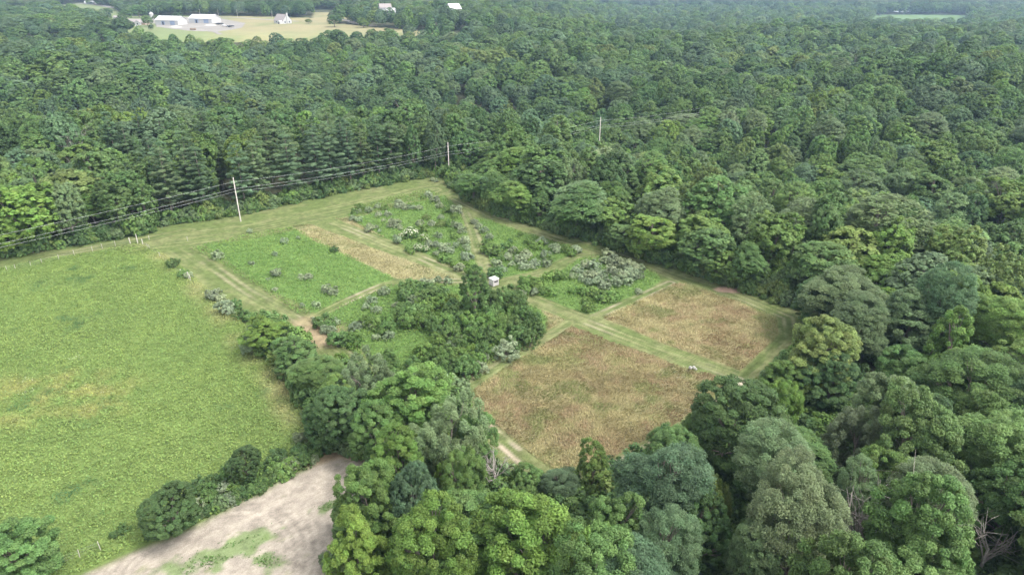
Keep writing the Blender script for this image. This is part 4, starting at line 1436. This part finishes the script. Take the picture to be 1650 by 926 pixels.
# undergrowth along the wood edges, below the crowns
und = []
n = len(CLEAR)
for i in range(4, n - 1):
    a, b_ = CLEAR[i], CLEAR[i + 1]
    L = np.linalg.norm(b_ - a)
    nn = int(L / 1.1) + 1
    nrm = np.array([b_[1] - a[1], -(b_[0] - a[0])]) / L
    for k in range(nn):
        p_ = a + (b_ - a) * (k + random.random()) / nn
        for off in (random.uniform(.2, 1.2), random.uniform(1.2, 3.5), random.uniform(3.5, 7)):
            if off < 1.2 and random.random() < .45:
                continue
            q = p_ + nrm * off
            if inside(CLEAR, np.array([q[0]]), np.array([q[1]]))[0] and off > 1:
                q = p_ - nrm * off
            if sdist(CLEAR, np.array([q[0]]), np.array([q[1]]))[0] > 1.0:
                continue
            if q[0] < -14 and 84 < q[1] < 128 and q[0] > -60 and random.random() < .5:
                continue
            r = random.uniform(.6, 1.5) if off < 1.2 else random.uniform(1.2, 2.9)
            if 226 < i * 0 + q[1] and q[0] < -150:
                continue
            und.append(dict(x=float(q[0]), y=float(q[1]), z=th(*q) - .1, kind='shrub', r=r, h=r * random.uniform(1.0, 2.1), tone=random.choice(['mid green', 'bright green', 'dark green', 'mid green', 'olive', 'grey-green']),
                            rot=random.random() * 6.28, v=random.random(), jit=[1, 1, 1]))
# tangled growth filling the hedge between the big field and the bare soil
HL = P([(236, 872), (330, 832), (420, 786), (506, 738)])
for i in range(3):
    for k in range(26):
        p_ = HL[i] + (HL[i + 1] - HL[i]) * random.random() + np.array([random.uniform(-.9, .9), random.uniform(-.2, 1.9)])
        r = random.uniform(.5, 1.35) * (.6 + .25 * i)
        und.append(dict(x=float(p_[0]), y=float(p_[1]), z=-.1, kind='shrub', r=r, h=r * random.uniform(1.1, 1.9), tone=random.choice(['mid green', 'bright green', 'dark green', 'grey-green', 'mid green']),
                        rot=random.random() * 6.28, v=random.random(), jit=[1, 1, 1]))
# thicket floor below the near canopy
for _ in range(7500):
    x = random.uniform(-60, 190) if _ < 4200 else random.uniform(-30, 130)
    y = random.uniform(24, 300) if _ < 4200 else random.uniform(24, 90)
    if abs(math.atan2(x, y)) > 1.02:
        continue
    if sdist(CLEAR, np.array([x]), np.array([y]))[0] > -5:
        continue
    r = random.uniform(1.6, 3.2)
    und.append(dict(x=x, y=y, z=th(x, y) - .2, kind='shrub', r=r, h=r * random.uniform(.9, 1.5), tone=random.choice(['mid green', 'bright green', 'dark green', 'mid green']), rot=random.random() * 6.28, v=random.random(), jit=[1, 1, 1]))
# young growth under the wires inside the wood
for i in range(len(CORR) - 1):
    for _ in range(60):
        p_ = CORR[i] + (CORR[i + 1] - CORR[i]) * random.random() + np.array([random.uniform(-5, 5), random.uniform(-5, 5)])
        if sdist(CLEAR, np.array([p_[0]]), np.array([p_[1]]))[0] > -2:
            continue
        r = random.uniform(1.4, 2.6)
        und.append(dict(x=float(p_[0]), y=float(p_[1]), z=th(*p_), kind='shrub', r=r, h=r * 1.5, tone='mid green', rot=random.random() * 6.28, v=random.random(), jit=[1, 1, 1]))
uk = [k for k in USED if k[0] == 'shrub' and k[1] == 1] or [k for k in USED if k[0] == 'shrub']
for t in und:
    t['pk'] = uk[int(t['v'] * 997) % len(uk)]
scatter_object("undergrowth", und, lambda t: t['pk'], lambda t: NOM['shrub'])


# ------------------------------------------------------------------ herbs and dry grass on the fields
def scatter(poly, dens, margin=.2, fan=True):
    a, b_ = poly.min(0), poly.max(0)
    a = np.maximum(a, (-165, 30))
    nn = int((b_[0] - a[0]) * (b_[1] - a[1]) * dens)
    x = rng.uniform(a[0], b_[0], nn)
    y = rng.uniform(a[1], b_[1], nn)
    k = sdist(poly, x, y) + (fbm(x, y, 3.0, 5) - .5) * 1.1 > margin
    if fan:
        k &= np.abs(x) < (y + 14) * .82
    return x[k], y[k]


def on_lane(x, y, lanes):
    m_ = np.zeros(x.shape, bool)
    for i in lanes:
        pp, hw, _, _ = LANES[i]
        d, _ = dist_line(P(pp), x, y)
        m_ |= d < hw
    return m_


def herbs(name, polys, dens, c1, c2, seed, hmax=.75, size=.17, lanes=(), patchy=None):
    xs, ys = [], []
    for q in polys:
        x, y = scatter(q, dens)
        xs.append(x)
        ys.append(y)
    x, y = np.concatenate(xs), np.concatenate(ys)
    k = ~on_lane(x, y, lanes)
    x, y = x[k], y[k]
    n_ = len(x)
    a = fbm(x, y, 5.5, seed)
    b2 = fbm(x, y, .9, seed + 9, 2)
    hgt = hmax * (.35 + .65 * b2) * rng.uniform(.55, 1.0, n_)
    Pc = np.stack([x, y, hgt], -1)
    N = unit(np.array([0, 0, .75]) + rng.normal(size=(n_, 3)) * .55)
    t = np.clip((a - .5) * 2.6 + .5 + rng.normal(size=n_) * .18, 0, 1)[:, None]
    tint = np.array(c1) * (1 - t) + np.array(c2) * t
    if patchy is not None:
        tint = patchy(x, y, tint)
    var = np.stack([np.clip(.25 + .5 * b2 + rng.normal(size=n_) * .2, 0, 1), rng.random(n_), np.zeros(n_)], -1)
    L = size * rng.uniform(.6, 1.4, n_)
    me = leaves_mesh(name, Pc, N, L, L * .5, var, rng)
    at_ = me.attributes.new('tint', 'FLOAT_VECTOR', 'FACE')
    at_.data.foreach_set('vector', tint.ravel().astype(np.float32))
    me.materials.append(M_HERB)
    return tag(link(name, me), kind='stuff')


def big_patch(x, y, tint):
    m_ = smooth(1.15, .5, np.hypot((x - yp[0] - 2) / 17, (y - yp[1]) / 9)) * np.clip(fbm(x, y, 3, 99) * 3.4 - 1.3, 0, 1) * .8
    m_ = m_[:, None]
    yel = np.where(rng.random((len(x), 1)) < .3, np.array([.32, .33, .09]), np.array([.26, .25, .11]))
    tint = tint * (1 - m_) + yel * m_
    d, _ = dist_line(TAN_EDGE, x, y)
    e = (smooth(4.0, .4, d) * np.clip(fbm(x, y, 5, 77) * 2.4 - .7, 0, 1))[:, None] * .6
    tint = tint * (1 - e) + np.array([.42, .36, .17]) * e
    dk = np.clip((fbm(x, y, 6, 444) - .68) * 8, 0, 1)[:, None]
    return tint * (1 - dk) + np.array([.085, .16, .06]) * dk


herbs("meadow_plants", [field_poly], 26, (.214, .296, .084), (.176, .258, .076), 501, .65, .145, (0,), big_patch)
herbs("plot_plants", [p1_poly, p2_poly, p3_poly, p4_poly, p7_poly], 15, (.140, .240, .060), (.172, .265, .070), 511, .85, .17, (1, 2, 3, 4, 6, 7))


def grasses(name, polys, dens, cols, seed, hmax=.8, lanes=(), size=.20):
    xs, ys = [], []
    for q in polys:
        x, y = scatter(q, dens, 0)
        xs.append(x)
        ys.append(y)
    x, y = np.concatenate(xs), np.concatenate(ys)
    k = ~on_lane(x, y, lanes)
    x, y = x[k], y[k]
    n_ = len(x)
    a1 = fbm(x, y, 6.5, seed) * 12.6
    T = np.stack([np.cos(a1), np.sin(a1), .35 + .9 * vnoise(x, y, 1.7, seed + 3)], -1) + rng.normal(size=(n_, 3)) * .38
    T[:, 2] = np.abs(T[:, 2]) + .1
    T = unit(T)
    B = unit(np.cross(T, rng.normal(size=(n_, 3))))
    L = size * rng.uniform(.6, 1.35, n_)[:, None]
    W = rng.uniform(.035, .07, n_)[:, None]
    c = np.stack([x, y, hmax * .45 * rng.uniform(.3, 1.2, n_)], -1)
    V = np.stack([c - T * L, c - B * W, c + T * L, c + B * W], 1).reshape(-1, 3)
    F = np.arange(4 * n_).reshape(n_, 4)
    n1, n2, n3 = fbm(x, y, 9, seed + 20), fbm(x, y, 2.2, seed + 30), fbm(x, y, 4.5, seed + 40)
    t = np.clip((n1 - .5) * 4 + (n2 - .5) * 2.6 + .5, 0, 1)[:, None]
    
    tint = np.array(cols[0]) * (1 - t) + np.array(cols[1]) * t
    g = np.clip((n3 - .54) * 7, 0, 1)[:, None] * .8
    tint = tint * (1 - g) + np.array(cols[2]) * g
    var = np.stack([np.clip(.5 + rng.normal(size=n_) * .25 + (n2 - .5) * .8, 0, 1), np.full(n_, .5), np.zeros(n_)], -1)
    me = mesh_from(name, V, F, {'var': ('FLOAT_VECTOR', 'FACE', var), 'tint': ('FLOAT_VECTOR', 'FACE', tint)})
    me.materials.append(M_HERB)
    return tag(link(name, me), kind='stuff')


grasses("dry_grass", [p5_poly], 52, ((.42, .375, .195), (.31, .235, .135), (.20, .235, .085)), 601, .8, (1, 6, 7))
grasses("brown_grass", [p6_poly], 52, ((.365, .325, .160), (.288, .218, .125), (.19, .228, .082)), 611, .8, (1, 5, 8, 9))
grasses("tan_grass", [tan_strip, tan_strip2, p6b_poly], 32, ((.40, .365, .20), (.34, .31, .17), (.25, .27, .12)), 621, .6, (1, 4, 5))


def tufts(name, pts, rad, dens, col_, size=.09, hmax=.5, mat=None):
    xs, ys = [], []
    for (px, py, rx, ry) in pts:
        cx, cy = at(px, py, .3)
        nn = int(rx * ry * 3.14 * dens)
        xs.append(cx + rng.normal(size=nn) * rx * .5)
        ys.append(cy + rng.normal(size=nn) * ry * .5)
    x, y = np.concatenate(xs), np.concatenate(ys)
    n_ = len(x)
    Pc = np.stack([x, y, hmax * rng.uniform(.2, 1, n_)], -1)
    N = unit(np.array([0, 0, 1.0]) + rng.normal(size=(n_, 3)) * .5)
    me = leaves_mesh(name, Pc, N, size * rng.uniform(.6, 1.4, n_), size * .55, np.stack([rng.random(n_)] * 3, -1), rng)
    at_ = me.attributes.new('tint', 'FLOAT_VECTOR', 'FACE')
    at_.data.foreach_set('vector', np.broadcast_to(np.array(col_, np.float32), (n_, 3)).ravel())
    me.materials.append(mat or M_HERB)
    return tag(link(name, me), kind='stuff')


tufts("white_wildflowers", [(1067, 600, 1.0, .6), (1092, 608, 1.3, .7), (1085, 600, .8, .5), (1097, 592, .7, .4), (1068, 622, 1.2, .7), (985, 682, .6, .5), (855, 600, .7, .5),
                            (120, 578, 2.2, 1.0), (50, 632, 1.6, .8), (38, 612, 1.6, .6), (165, 632, .5, .4)], 1, 7, (.75, .74, .66), .075, .8, M_FLOWER)
wp = []
for (c, r1, r2, rot) in ((w1, 4.4, 1.3, .55), (w2, 1.5, .9, -.4), (w3, 1.6, .8, .6)):
    wp.append((c, r1, r2, rot))
xs, ys = [], []
for (c, r1, r2, rot) in wp:
    nn = int(r1 * r2 * 60)
    u, v = rng.normal(size=nn) * r1 * .55, rng.normal(size=nn) * r2 * .55
    xs.append(c[0] + u * math.cos(rot) - v * math.sin(rot))
    ys.append(c[1] + u * math.sin(rot) + v * math.cos(rot))
x, y = np.concatenate(xs), np.concatenate(ys)
k = fbm(x, y, 1.6, 777) > .46
x, y = x[k], y[k]
n_ = len(x)
me = leaves_mesh("weeds", np.stack([x, y, rng.uniform(.03, .3, n_)], -1), unit(np.array([0, 0, 1.0]) + rng.normal(size=(n_, 3)) * .5), .13, .07, np.stack([rng.random(n_)] * 3, -1), rng)
a_ = me.attributes.new('tint', 'FLOAT_VECTOR', 'FACE')
a_.data.foreach_set('vector', np.broadcast_to(np.array([.10, .18, .05], np.float32), (n_, 3)).ravel())
me.materials.append(M_HERB)
tag(link("weeds", me), kind='stuff')


# ------------------------------------------------------------------ dead trees
def dead_tree(px, py, h, label, spread=.35, n=9, seed=1):
    r = np.random.default_rng(seed)
    x, y = cast(px, py, h * .6)
    e = bpy.data.objects.new('dead_tree', None)
    S.link(e)
    e.location = (x, y, th(x, y))
    tag(e, label, 'dead tree')
    b = Build()
    b.tube([(0, 0, -1), (.1, 0, h * .35), (.2, .1, h * .6)], [.22, .16, .12], 7)
    b.build('trunk', M_PALE_BARK, e, None, True)
    b = Build()
    for k in range(n):
        a = r.random() * 6.28
        z0 = h * r.uniform(.28, .6)
        ln = h * r.uniform(.3, .5)
        d = np.array([math.cos(a) * spread, math.sin(a) * spread, 1.0])
        d /= np.linalg.norm(d)
        p0 = np.array([.15, .05, z0])
        p1 = p0 + d * ln * .5 + r.normal(size=3) * .2
        p2 = p0 + d * ln + r.normal(size=3) * .4
        b.tube([p0, p1, p2], [.09, .06, .02], 5, False)
        for j in range(5):
            q = p0 + (p2 - p0) * r.uniform(.35, .95)
            b.tube([q, q + (d + r.normal(size=3) * .55) * ln * .22, q + (d + r.normal(size=3) * .7) * ln * .42], [.04, .028, .012], 4, False)
    b.build('branches', M_PALE_BARK, e, None, True)
    return e


dead_tree(1375, 868, 11, 'bare grey dead tree with upright forked branches at the bottom edge', .35, 13, 3)
dead_tree(1412, 850, 12, 'leafless pale snag with one long leaning limb beside the forked dead tree', .5, 7, 4)
dead_tree(1468, 908, 8, 'low bare dead tree at the bottom edge right of the forked dead tree', .6, 9, 5)
dead_tree(1590, 885, 8, 'greyish bare-topped dead tree near the bottom right corner', .5, 9, 6)
dead_tree(127, 247, 15, 'bare pinkish-grey dead tree in the woods left of the pines', .4, 12, 7)
dead_tree(1107, 208, 14, 'pale leafless tree in the woods right of the deep pole', .5, 12, 8)
dead_tree(1372, 106, 17, 'pale upright snag showing in the upper right woods', .3, 8, 9)
dead_tree(1018, 56, 18, 'pale grey dead crown in the distant woods above the middle', .5, 14, 10)
dead_tree(795, 765, 7, 'bare grey branches beside the rutted corner of the brown field', .8, 10, 11)
dead_tree(1558, 52, 19, 'pale broken snag in the woods below the purple trees', .3, 8, 12)

# ------------------------------------------------------------------ power line
PH = 12.0
ARMS = ((1.45, .34), (3.1, -.30), (4.1, .34))      # below the top, side offset
LINE = np.array(POLES)


def utility_pole(x, y, z, ang, label, group='utility poles', h=PH, arms=ARMS):
    e = bpy.data.objects.new('utility_pole', None)
    S.link(e)
    e.location = (x, y, z)
    e.rotation_euler = (0, 0, ang)
    tag(e, label, 'utility pole', group)
    b = Build()
    b.tube([(0, 0, -1.8), (0, 0, 0), (0, 0, h)], [.16, .15, .10], 10)
    b.build('pole', M_POLE, e, None, True)
    for (dz, off) in arms:
        b = Build()
        zz = h - dz
        b.tube([(0, 0, zz - .12), (0, off * .8, zz), (0, off, zz)], [.04, .035, .03], 6)
        br = b.build('bracket', M_GREY, e)
        b = Build()
        b.tube([(0, off, zz - .06), (0, off, zz + .02), (0, off, zz + .05), (0, off, zz + .12), (0, off, zz + .15), (0, off, zz + .22)], [.05, .10, .06, .10, .06, .04], 8)
        b.build('insulator', M_GREY, br)
    return e


pz = [0, 0, 0, -1.0, -4.0]
pl_lab = [None, 'wooden utility pole on the mown grass in front of the pines', 'wooden utility pole at the top of the lanes beside the woods', 'wooden utility pole rising from the woods beyond the upper pole', None]
for i in (1, 2, 3):
    d = LINE[min(i + 1, 4)] - LINE[i - 1]
    utility_pole(LINE[i][0], LINE[i][1], pz[i], math.atan2(d[1], d[0]), pl_lab[i], 'poles of the power line')
for k, (dz, off) in enumerate(ARMS):
    pts = []
    for i in range(4):
        a, c = LINE[i], LINE[i + 1]
        d = LINE[min(i + 1, 4)] - LINE[max(i - 1, 0)]
        d2 = LINE[min(i + 2, 4)] - LINE[i]
        na = np.array([-d[1], d[0]]) / np.linalg.norm(d) * off
        nc = np.array([-d2[1], d2[0]]) / np.linalg.norm(d2) * off
        A = np.array([a[0] + na[0], a[1] + na[1], pz[i] + PH - dz + .2])
        B_ = np.array([c[0] + nc[0], c[1] + nc[1], pz[i + 1] + PH - dz + .2])
        for j in range(24):
            f = j / 24
            q = A + (B_ - A) * f
            q[2] -= 4 * .9 * f * (1 - f)
            pts.append(q)
    pts.append(B_)
    b = Build()
    b.tube(pts, [.013] * len(pts), 5)
    tag(b.build('power_wire', M_WIRE), ['top wire of the three strung along the power line', 'middle wire of the three strung along the power line', 'lowest wire of the three strung along the power line'][k], 'wire', 'wires of the power line')
for (px, py, z, lab) in ((323, 28, FARM_Z, 'distant utility pole behind the upper white shed'), (383, 28.5, FARM_Z, 'distant leaning utility pole between the sheds and the white house'),
                         (439, 30, FARM_Z, 'distant utility pole at the left end of the white house'), (352.5, 28, FARM_Z, 'distant utility pole against the trees right of the upper shed')):
    x, y = at(px, py, z)
    utility_pole(x, y, z, .3, lab, 'utility poles at the farm', 9.5, ((.5, .5), (.5, -.5)))

# ------------------------------------------------------------------ hunting hut
x, y = at(796, 459)
e = bpy.data.objects.new('hunting_hut', None)
S.link(e)
e.location = (x, y, 0)
e.rotation_euler = (0, 0, math.radians(-52))
tag(e, 'small grey box-shaped hut with a white lid-like roof where the lanes cross', 'hut')
M_HUT = simple_mat("pale_grey_panel", (.47, .44, .43), .7, .08, 2.0)
b = Build()
b.box(-.75, .75, -.75, .75, .12, 1.5)
w_ = b.build('wall', M_HUT, e)
b = Build()
b.box(-.83, .83, -.83, .83, 1.502, 1.60)
b.box(-.80, .80, -.80, .80, 1.602, 1.63)
b.build('roof', M_WHITE, e)
b = Build()
b.box(.752, .775, -.48, .48, .92, 1.20)
b.build('window', M_DARK, e)
b = Build()
b.box(-.35, .40, -.775, -.752, .98, 1.16)
b.build('window', M_WHITE, e)
for sx in (-.6, .6):
    for sy in (-.6, .6):
        b = Build()
        b.box(sx - .05, sx + .05, sy - .05, sy + .05, -.2, .118)
        b.build('leg', M_POLE, e)


# ------------------------------------------------------------------ field fences
def fence(pts, label, tall=None, h=1.25):
    e = bpy.data.objects.new('wire_fence', None)
    S.link(e)
    W = [at(px, py) for px, py in pts]
    e.location = (W[0][0], W[0][1], 0)
    tag(e, label, 'fence', 'fences of the big field')
    tops = []
    for i, (x, y) in enumerate(W):
        hh = h if not tall or i not in tall else tall[i]
        b = Build()
        r0 = .045 if not tall or i not in tall else .11
        lx, ly = random.uniform(-.06, .06), random.uniform(-.06, .06)
        b.tube([(x - W[0][0], y - W[0][1], -.4), (x - W[0][0], y - W[0][1], 0), (x - W[0][0] + lx, y - W[0][1] + ly, hh)], [r0 * 1.1, r0, r0 * .9], 6)
        b.build('post', M_POLE, e)
    for k, zz in enumerate((.35, .7, 1.05)):
        b = Build()
        b.tube([(x - W[0][0], y - W[0][1] + .05, zz) for x, y in W], [.006] * len(W), 4)
        b.build('wire', M_GREY, e)
    return e


fence([(12, 437), (25, 434), (50, 429.5), (68, 425), (95, 418), (120, 411), (149, 404), (165, 400), (186, 396), (210, 392), (222, 391.5), (230, 393)],
      'low wire fence with pale posts along the top of the big field', {9: 1.5, 10: 2.3, 11: 1.3})
fence([(230, 393), (238, 400), (241, 402), (258, 414), (275, 430), (292, 444), (304, 449), (307, 451)], 'wire fence running down from the tall corner post beside the lane', {5: 1.5, 6: 1.6, 7: 1.2})
fence([(162, 885), (129, 898), (95, 911), (60, 926)], 'three pale fence posts in the herbs above the bare soil')
for (px, py, l_) in ((240.5, 386, 'single white marker post on the grass above the fence corner'), (302.5, 388, 'single pale marker post on the mown grass right of the fence corner')):
    x, y = at(px, py)
    b = Build()
    b.tube([(0, 0, -.3), (0, 0, 0), (0, 0, 1.1)], [.05, .05, .045], 6)
    tag(b.build('marker_post', M_POLE, None, (x, y, 0)), l_, 'post')

# pale rocks at the edge of the brown field
x, y = at(1112, 596)
for j, (dx, dy, s) in enumerate(((0, 0, .32), (.6, .15, .27), (.85, -.35, .2))):
    bm = Build()
    r = np.random.default_rng(j + 40)
    ring = []
    for zz, rr_ in ((-.1, .9), (.35, 1.0), (.8, .7), (1.0, .3)):
        ring.append([(math.cos(a) * rr_ * s * r.uniform(.8, 1.2), math.sin(a) * rr_ * s * r.uniform(.8, 1.2), zz * s * 1.3) for a in np.arange(0, 6.28, .7853)])
    V = [p_ for q in ring for p_ in q]
    F = [(i * 8 + k, i * 8 + (k + 1) % 8, (i + 1) * 8 + (k + 1) % 8, (i + 1) * 8 + k) for i in range(3) for k in range(8)] + [tuple(24 + k for k in range(8))]
    bm.add(V, F)
    tag(bm.build('rock', M_ROCK, None, (x + dx, y + dy, 0.35)), ['largest pale rock at the upper right edge of the brown field', 'middle-sized pale rock beside the largest one on the brown field edge', 'smallest of three pale rocks on the brown field edge'][j], 'rock', 'pale rocks')


# ------------------------------------------------------------------ farmstead
def place(name, px, py, rot, label, cat, z=FARM_Z, group=None):
    x, y = at(px, py, z)
    e = bpy.data.objects.new(name, None)
    S.link(e)
    e.location = (x, y, z)
    e.rotation_euler = (0, 0, math.radians(rot))
    return tag(e, label, cat, group)


def part(e, name, mat, fn, parent=None):
    b = Build()
    fn(b)
    return b.build(name, mat, parent or e)


def shed(px, py, rot, L, W, label):
    e = place('farm_shed', px, py, rot, label, 'shed', group='white farm sheds')
    hL, hW = L / 2, W / 2
    part(e, 'wall', M_WALL, lambda b: b.gwall(-hL, hL, -hW, hW, -1, 5.2, 8.6, 'x'))
    part(e, 'roof', M_WHITE, lambda b: b.gable(-hL, hL, -hW, hW, 5.25, 8.85, 'x', .6, .2))
    part(e, 'door', M_DOOR, lambda b: b.box(hL * .30, hL * .72, -hW - .12, -hW - .02, 0, 4.2))
    d = part(e, 'door', M_DOOR, lambda b: b.box(-hL * .48, -hL * .18, -hW - .12, -hW - .02, 0, 4.0))
    part(e, 'opening', M_DARK, lambda b: b.box(-hL * .40, -hL * .28, -hW - .16, -hW - .13, 0, 3.2), d)
    return e


shed(277, 40, -14, 28, 15, 'long white farm shed with an open blue door, the lower one beside the ranch house')
shed(331, 37, -16, 30, 16, 'long white farm shed with two blue-grey doors, the upper one by the hay field')

e = place('ranch_house', 221, 40, -4, 'low brick ranch house with a long grey-brown roof left of the sheds', 'house')
part(e, 'wall', M_BRICK, lambda b: (b.gwall(-12, 12, -5, 5, -1, 2.8, 5.6, 'x')))
part(e, 'roof', M_ROOFG, lambda b: b.gable(-12, 12, -5, 5, 2.85, 5.85, 'x', .6, .2))
part(e, 'front_gable', M_WALL, lambda b: b.gwall(2, 8, -7.4, 0, -1, 2.7, 4.7, 'y'))
part(e, 'gable_roof', M_ROOFG, lambda b: b.gable(2, 8, -7.4, -.5, 2.75, 5.0, 'y', .4, .18))
for wx in (-9.5, -5.5, -1.0):
    w_ = part(e, 'window', M_GLASS, lambda b: b.box(wx - .9, wx + .9, -5.07, -5.01, .9, 2.2))
    part(e, 'window_frame', M_WHITE, lambda b: (b.box(wx - 1.05, wx - .92, -5.1, -5.01, .8, 2.3), b.box(wx + .92, wx + 1.05, -5.1, -5.01, .8, 2.3)), w_)
part(e, 'door', M_DARK, lambda b: b.box(4.4, 5.6, -7.5, -7.41, 0, 2.1))

e = place('farm_house', 456, 38, -38, 'white house with a steep grey-brown roof and a chimney on its gable end', 'house')
part(e, 'wall', M_WALL, lambda b: b.gwall(-8.5, 8.5, -5.5, 5.5, -1, 3.4, 9.4, 'x'))
part(e, 'roof', M_ROOFG, lambda b: b.gable(-8.5, 8.2, -5.5, 5.5, 3.45, 9.7, 'x', .45, .2))
part(e, 'chimney', M_WALL, lambda b: b.box(8.52, 9.5, -.7, .7, -1, 11.2))
for wy in (-3.0, 2.6):
    part(e, 'window', M_GLASS, lambda b: b.box(8.51, 8.58, wy - .7, wy + .7, 1.0, 2.5))
part(e, 'window', M_GLASS, lambda b: b.box(-4, -2, -5.58, -5.51, 1, 2.4))
part(e, 'porch', M_WALL, lambda b: b.gwall(3, 8.4, -9.5, -5.6, -1, 2.5, 3.6, 'y'))
part(e, 'door', M_DARK, lambda b: b.box(5, 6.4, -9.6, -9.52, 0, 2.0))

e = place('garden_shed', 189, 32, 5, 'small grey shed with a dark doorway left of the ranch house', 'shed')
part(e, 'wall', M_WALL, lambda b: b.gwall(-3, 3, -3, 3, -.5, 3.2, 4.4, 'x'))
part(e, 'roof', M_ROOFG, lambda b: b.gable(-3, 3, -3, 3, 3.25, 4.6, 'x', .3, .15))
part(e, 'door', M_DARK, lambda b: b.box(.4, 2.6, -3.08, -3.01, 0, 2.5))

e = place('grain_bin', 245, 30, 0, 'small pale round grain bin with a cone top behind the ranch house', 'grain bin')
part(e, 'wall', M_GREY, lambda b: b.tube([(0, 0, -1), (0, 0, 5.5)], [2.4, 2.4], 20))
part(e, 'roof', M_WHITE, lambda b: b.tube([(0, 0, 5.51), (0, 0, 7.2), (0, 0, 7.5)], [2.55, .5, .1], 20))


def house(px, py, rot, z, L, W, he, hr, label, roof=M_WHITE, cat='house'):
    e = place('distant_house', px, py, rot, label, cat, z)
    part(e, 'wall', M_WALL, lambda b: b.gwall(-L / 2, L / 2, -W / 2, W / 2, -4, he, hr, 'x'))
    part(e, 'roof', roof, lambda b: b.gable(-L / 2, L / 2, -W / 2, W / 2, he + .05, hr + .25, 'x', .5, .2))
    part(e, 'window', M_GLASS, lambda b: b.box(-L * .3, -L * .12, -W / 2 - .08, -W / 2 - .01, 1.2, 2.6))
    part(e, 'window', M_GLASS, lambda b: b.box(L * .12, L * .3, -W / 2 - .08, -W / 2 - .01, 1.2, 2.6))
    return e


house(621, 21.5, 20, 20, 12, 9, 6.0, 9.2, 'white two-storey house with a grey roof behind the tree belt', M_ROOFG)
house(630, 22, -10, 20, 9, 7, 3.4, 5.2, 'low white outbuilding right of the distant two-storey house', M_WHITE, 'outbuilding')
house(731, 20.5, 35, 20, 13, 11, 4.0, 8.8, 'distant white steep-roofed barn above the middle woods', M_WHITE, 'barn')
house(146, 7, 5, FARM_Z, 16, 9, 3.2, 5.2, 'distant white house beyond the upper left meadow')
house(2, 25, 0, FARM_Z, 14, 9, 3.4, 5.4, 'white building cut by the left edge near the top')


def vehicle(px, py, rot, body, label, name, cat, L=5.2):
    e = place(name, px, py, rot, label, cat)
    e.location.z += .2
    part(e, 'body', body, lambda b: (b.box(-L / 2, L / 2, -.95, .95, .45, 1.05), b.box(-L * .1, L * .28, -.85, .85, 1.052, 1.75)))
    part(e, 'windshield', M_GLASS, lambda b: b.box(L * .282, L * .29, -.75, .75, 1.1, 1.65))
    for sx in (-L * .32, L * .32):
        for sy in (-.9, .9):
            part(e, 'wheel', M_DARK, lambda b: b.tube([(sx, sy - .12, .38), (sx, sy + .12, .38)], [.38, .38], 12))
    return e


vehicle(361.5, 43, 160, M_WHITE, 'white pickup truck parked right of the upper white shed', 'pickup_truck', 'pickup truck', 5.8)
vehicle(368, 44, 150, M_WALL, 'pale van parked behind the white pickup truck', 'parked_van', 'van', 5.4)
vehicle(218, 42.5, 10, M_WHITE, 'white car parked in front of the ranch house', 'parked_car', 'car', 4.6)
M_DKMETAL = simple_mat('dark_painted_steel', (.06, .07, .09), .5, .1, 1)


def trailer(px, py, rot, L, label):
    e = place('flatbed_trailer', px, py, rot, label, 'trailer', group='farm trailers')
    e.location.z += .2
    part(e, 'deck', M_DKMETAL, lambda b: b.box(-L / 2, L / 2, -1.2, 1.2, .8, 1.05))
    part(e, 'rail', M_DKMETAL, lambda b: (b.box(-L / 2, L / 2, -1.2, -1.1, 1.053, 1.7), b.box(-L / 2, L / 2, 1.1, 1.2, 1.053, 1.7)))
    for sx in (-L * .3, -L * .1):
        for sy in (-1.0, 1.0):
            part(e, 'wheel', M_DARK, lambda b: b.tube([(sx, sy - .12, .4), (sx, sy + .12, .4)], [.4, .4], 12))


trailer(354, 40.5, -30, 10, 'long dark flatbed trailer at the right end of the upper white shed')
trailer(372, 44.5, -30, 8, 'short dark trailer right of the pickup truck in the hay field')
M_BALE = simple_mat('weathered_bale', (.22, .16, .11), .95, .25, 2)
for j in range(4):
    x, y = at(308 + j * 2.2, 49, FARM_Z)
    b = Build()
    b.tube([(0, -.75, .85), (0, -.6, .85), (0, .6, .85), (0, .75, .85)], [.75, .9, .9, .75], 14)
    tag(b.build('round_bale', M_BALE, None, (x, y, FARM_Z + .1), True), ['first', 'second', 'third', 'fourth'][j] + ' from the left of four brown round bales in front of the sheds', 'bale', 'round bales')
for (px, py, s, lab) in ((283, 44.5, 4.6, 'white gravel heap in front of the lower white shed'), (339, 41.8, 4.6, 'white gravel heap in front of the upper white shed')):
    x, y = at(px, py, FARM_Z)
    b = Build()
    r = np.random.default_rng(int(px))
    ring = []
    for zz, rr_ in ((-.3, 1.1), (.25, .85), (.62, .5), (.8, .2)):
        ring += [(math.cos(a) * rr_ * s * r.uniform(.85, 1.15) * 1.5, math.sin(a) * rr_ * s * r.uniform(.85, 1.15), zz * 2.0) for a in np.arange(0, 6.28, .3925)]
    nn = len(ring) // 4
    b.add(ring, [(i * nn + k, i * nn + (k + 1) % nn, (i + 1) * nn + (k + 1) % nn, (i + 1) * nn + k) for i in range(3) for k in range(nn)] + [tuple(3 * nn + k for k in range(nn))])
    tag(b.build('gravel_heap', M_ROCK, None, (x, y, FARM_Z), True), lab, 'gravel heap', 'gravel heaps')

# ------------------------------------------------------------------ air between the camera and the far woods
hz, nt, out = new_mat("haze_air")
v = nt.nodes.new("ShaderNodeVolumePrincipled")
v.inputs['Color'].default_value = (.50, .72, 1.0, 1)
v.inputs['Density'].default_value = 0.00012
v.inputs['Anisotropy'].default_value = 0.0
nt.links.new(v.outputs[0], out.inputs['Volume'])
b = Build()
b.box(-7400, 7400, -1800, 9400, -75, 68)
tag(b.build('haze', hz), kind='stuff')
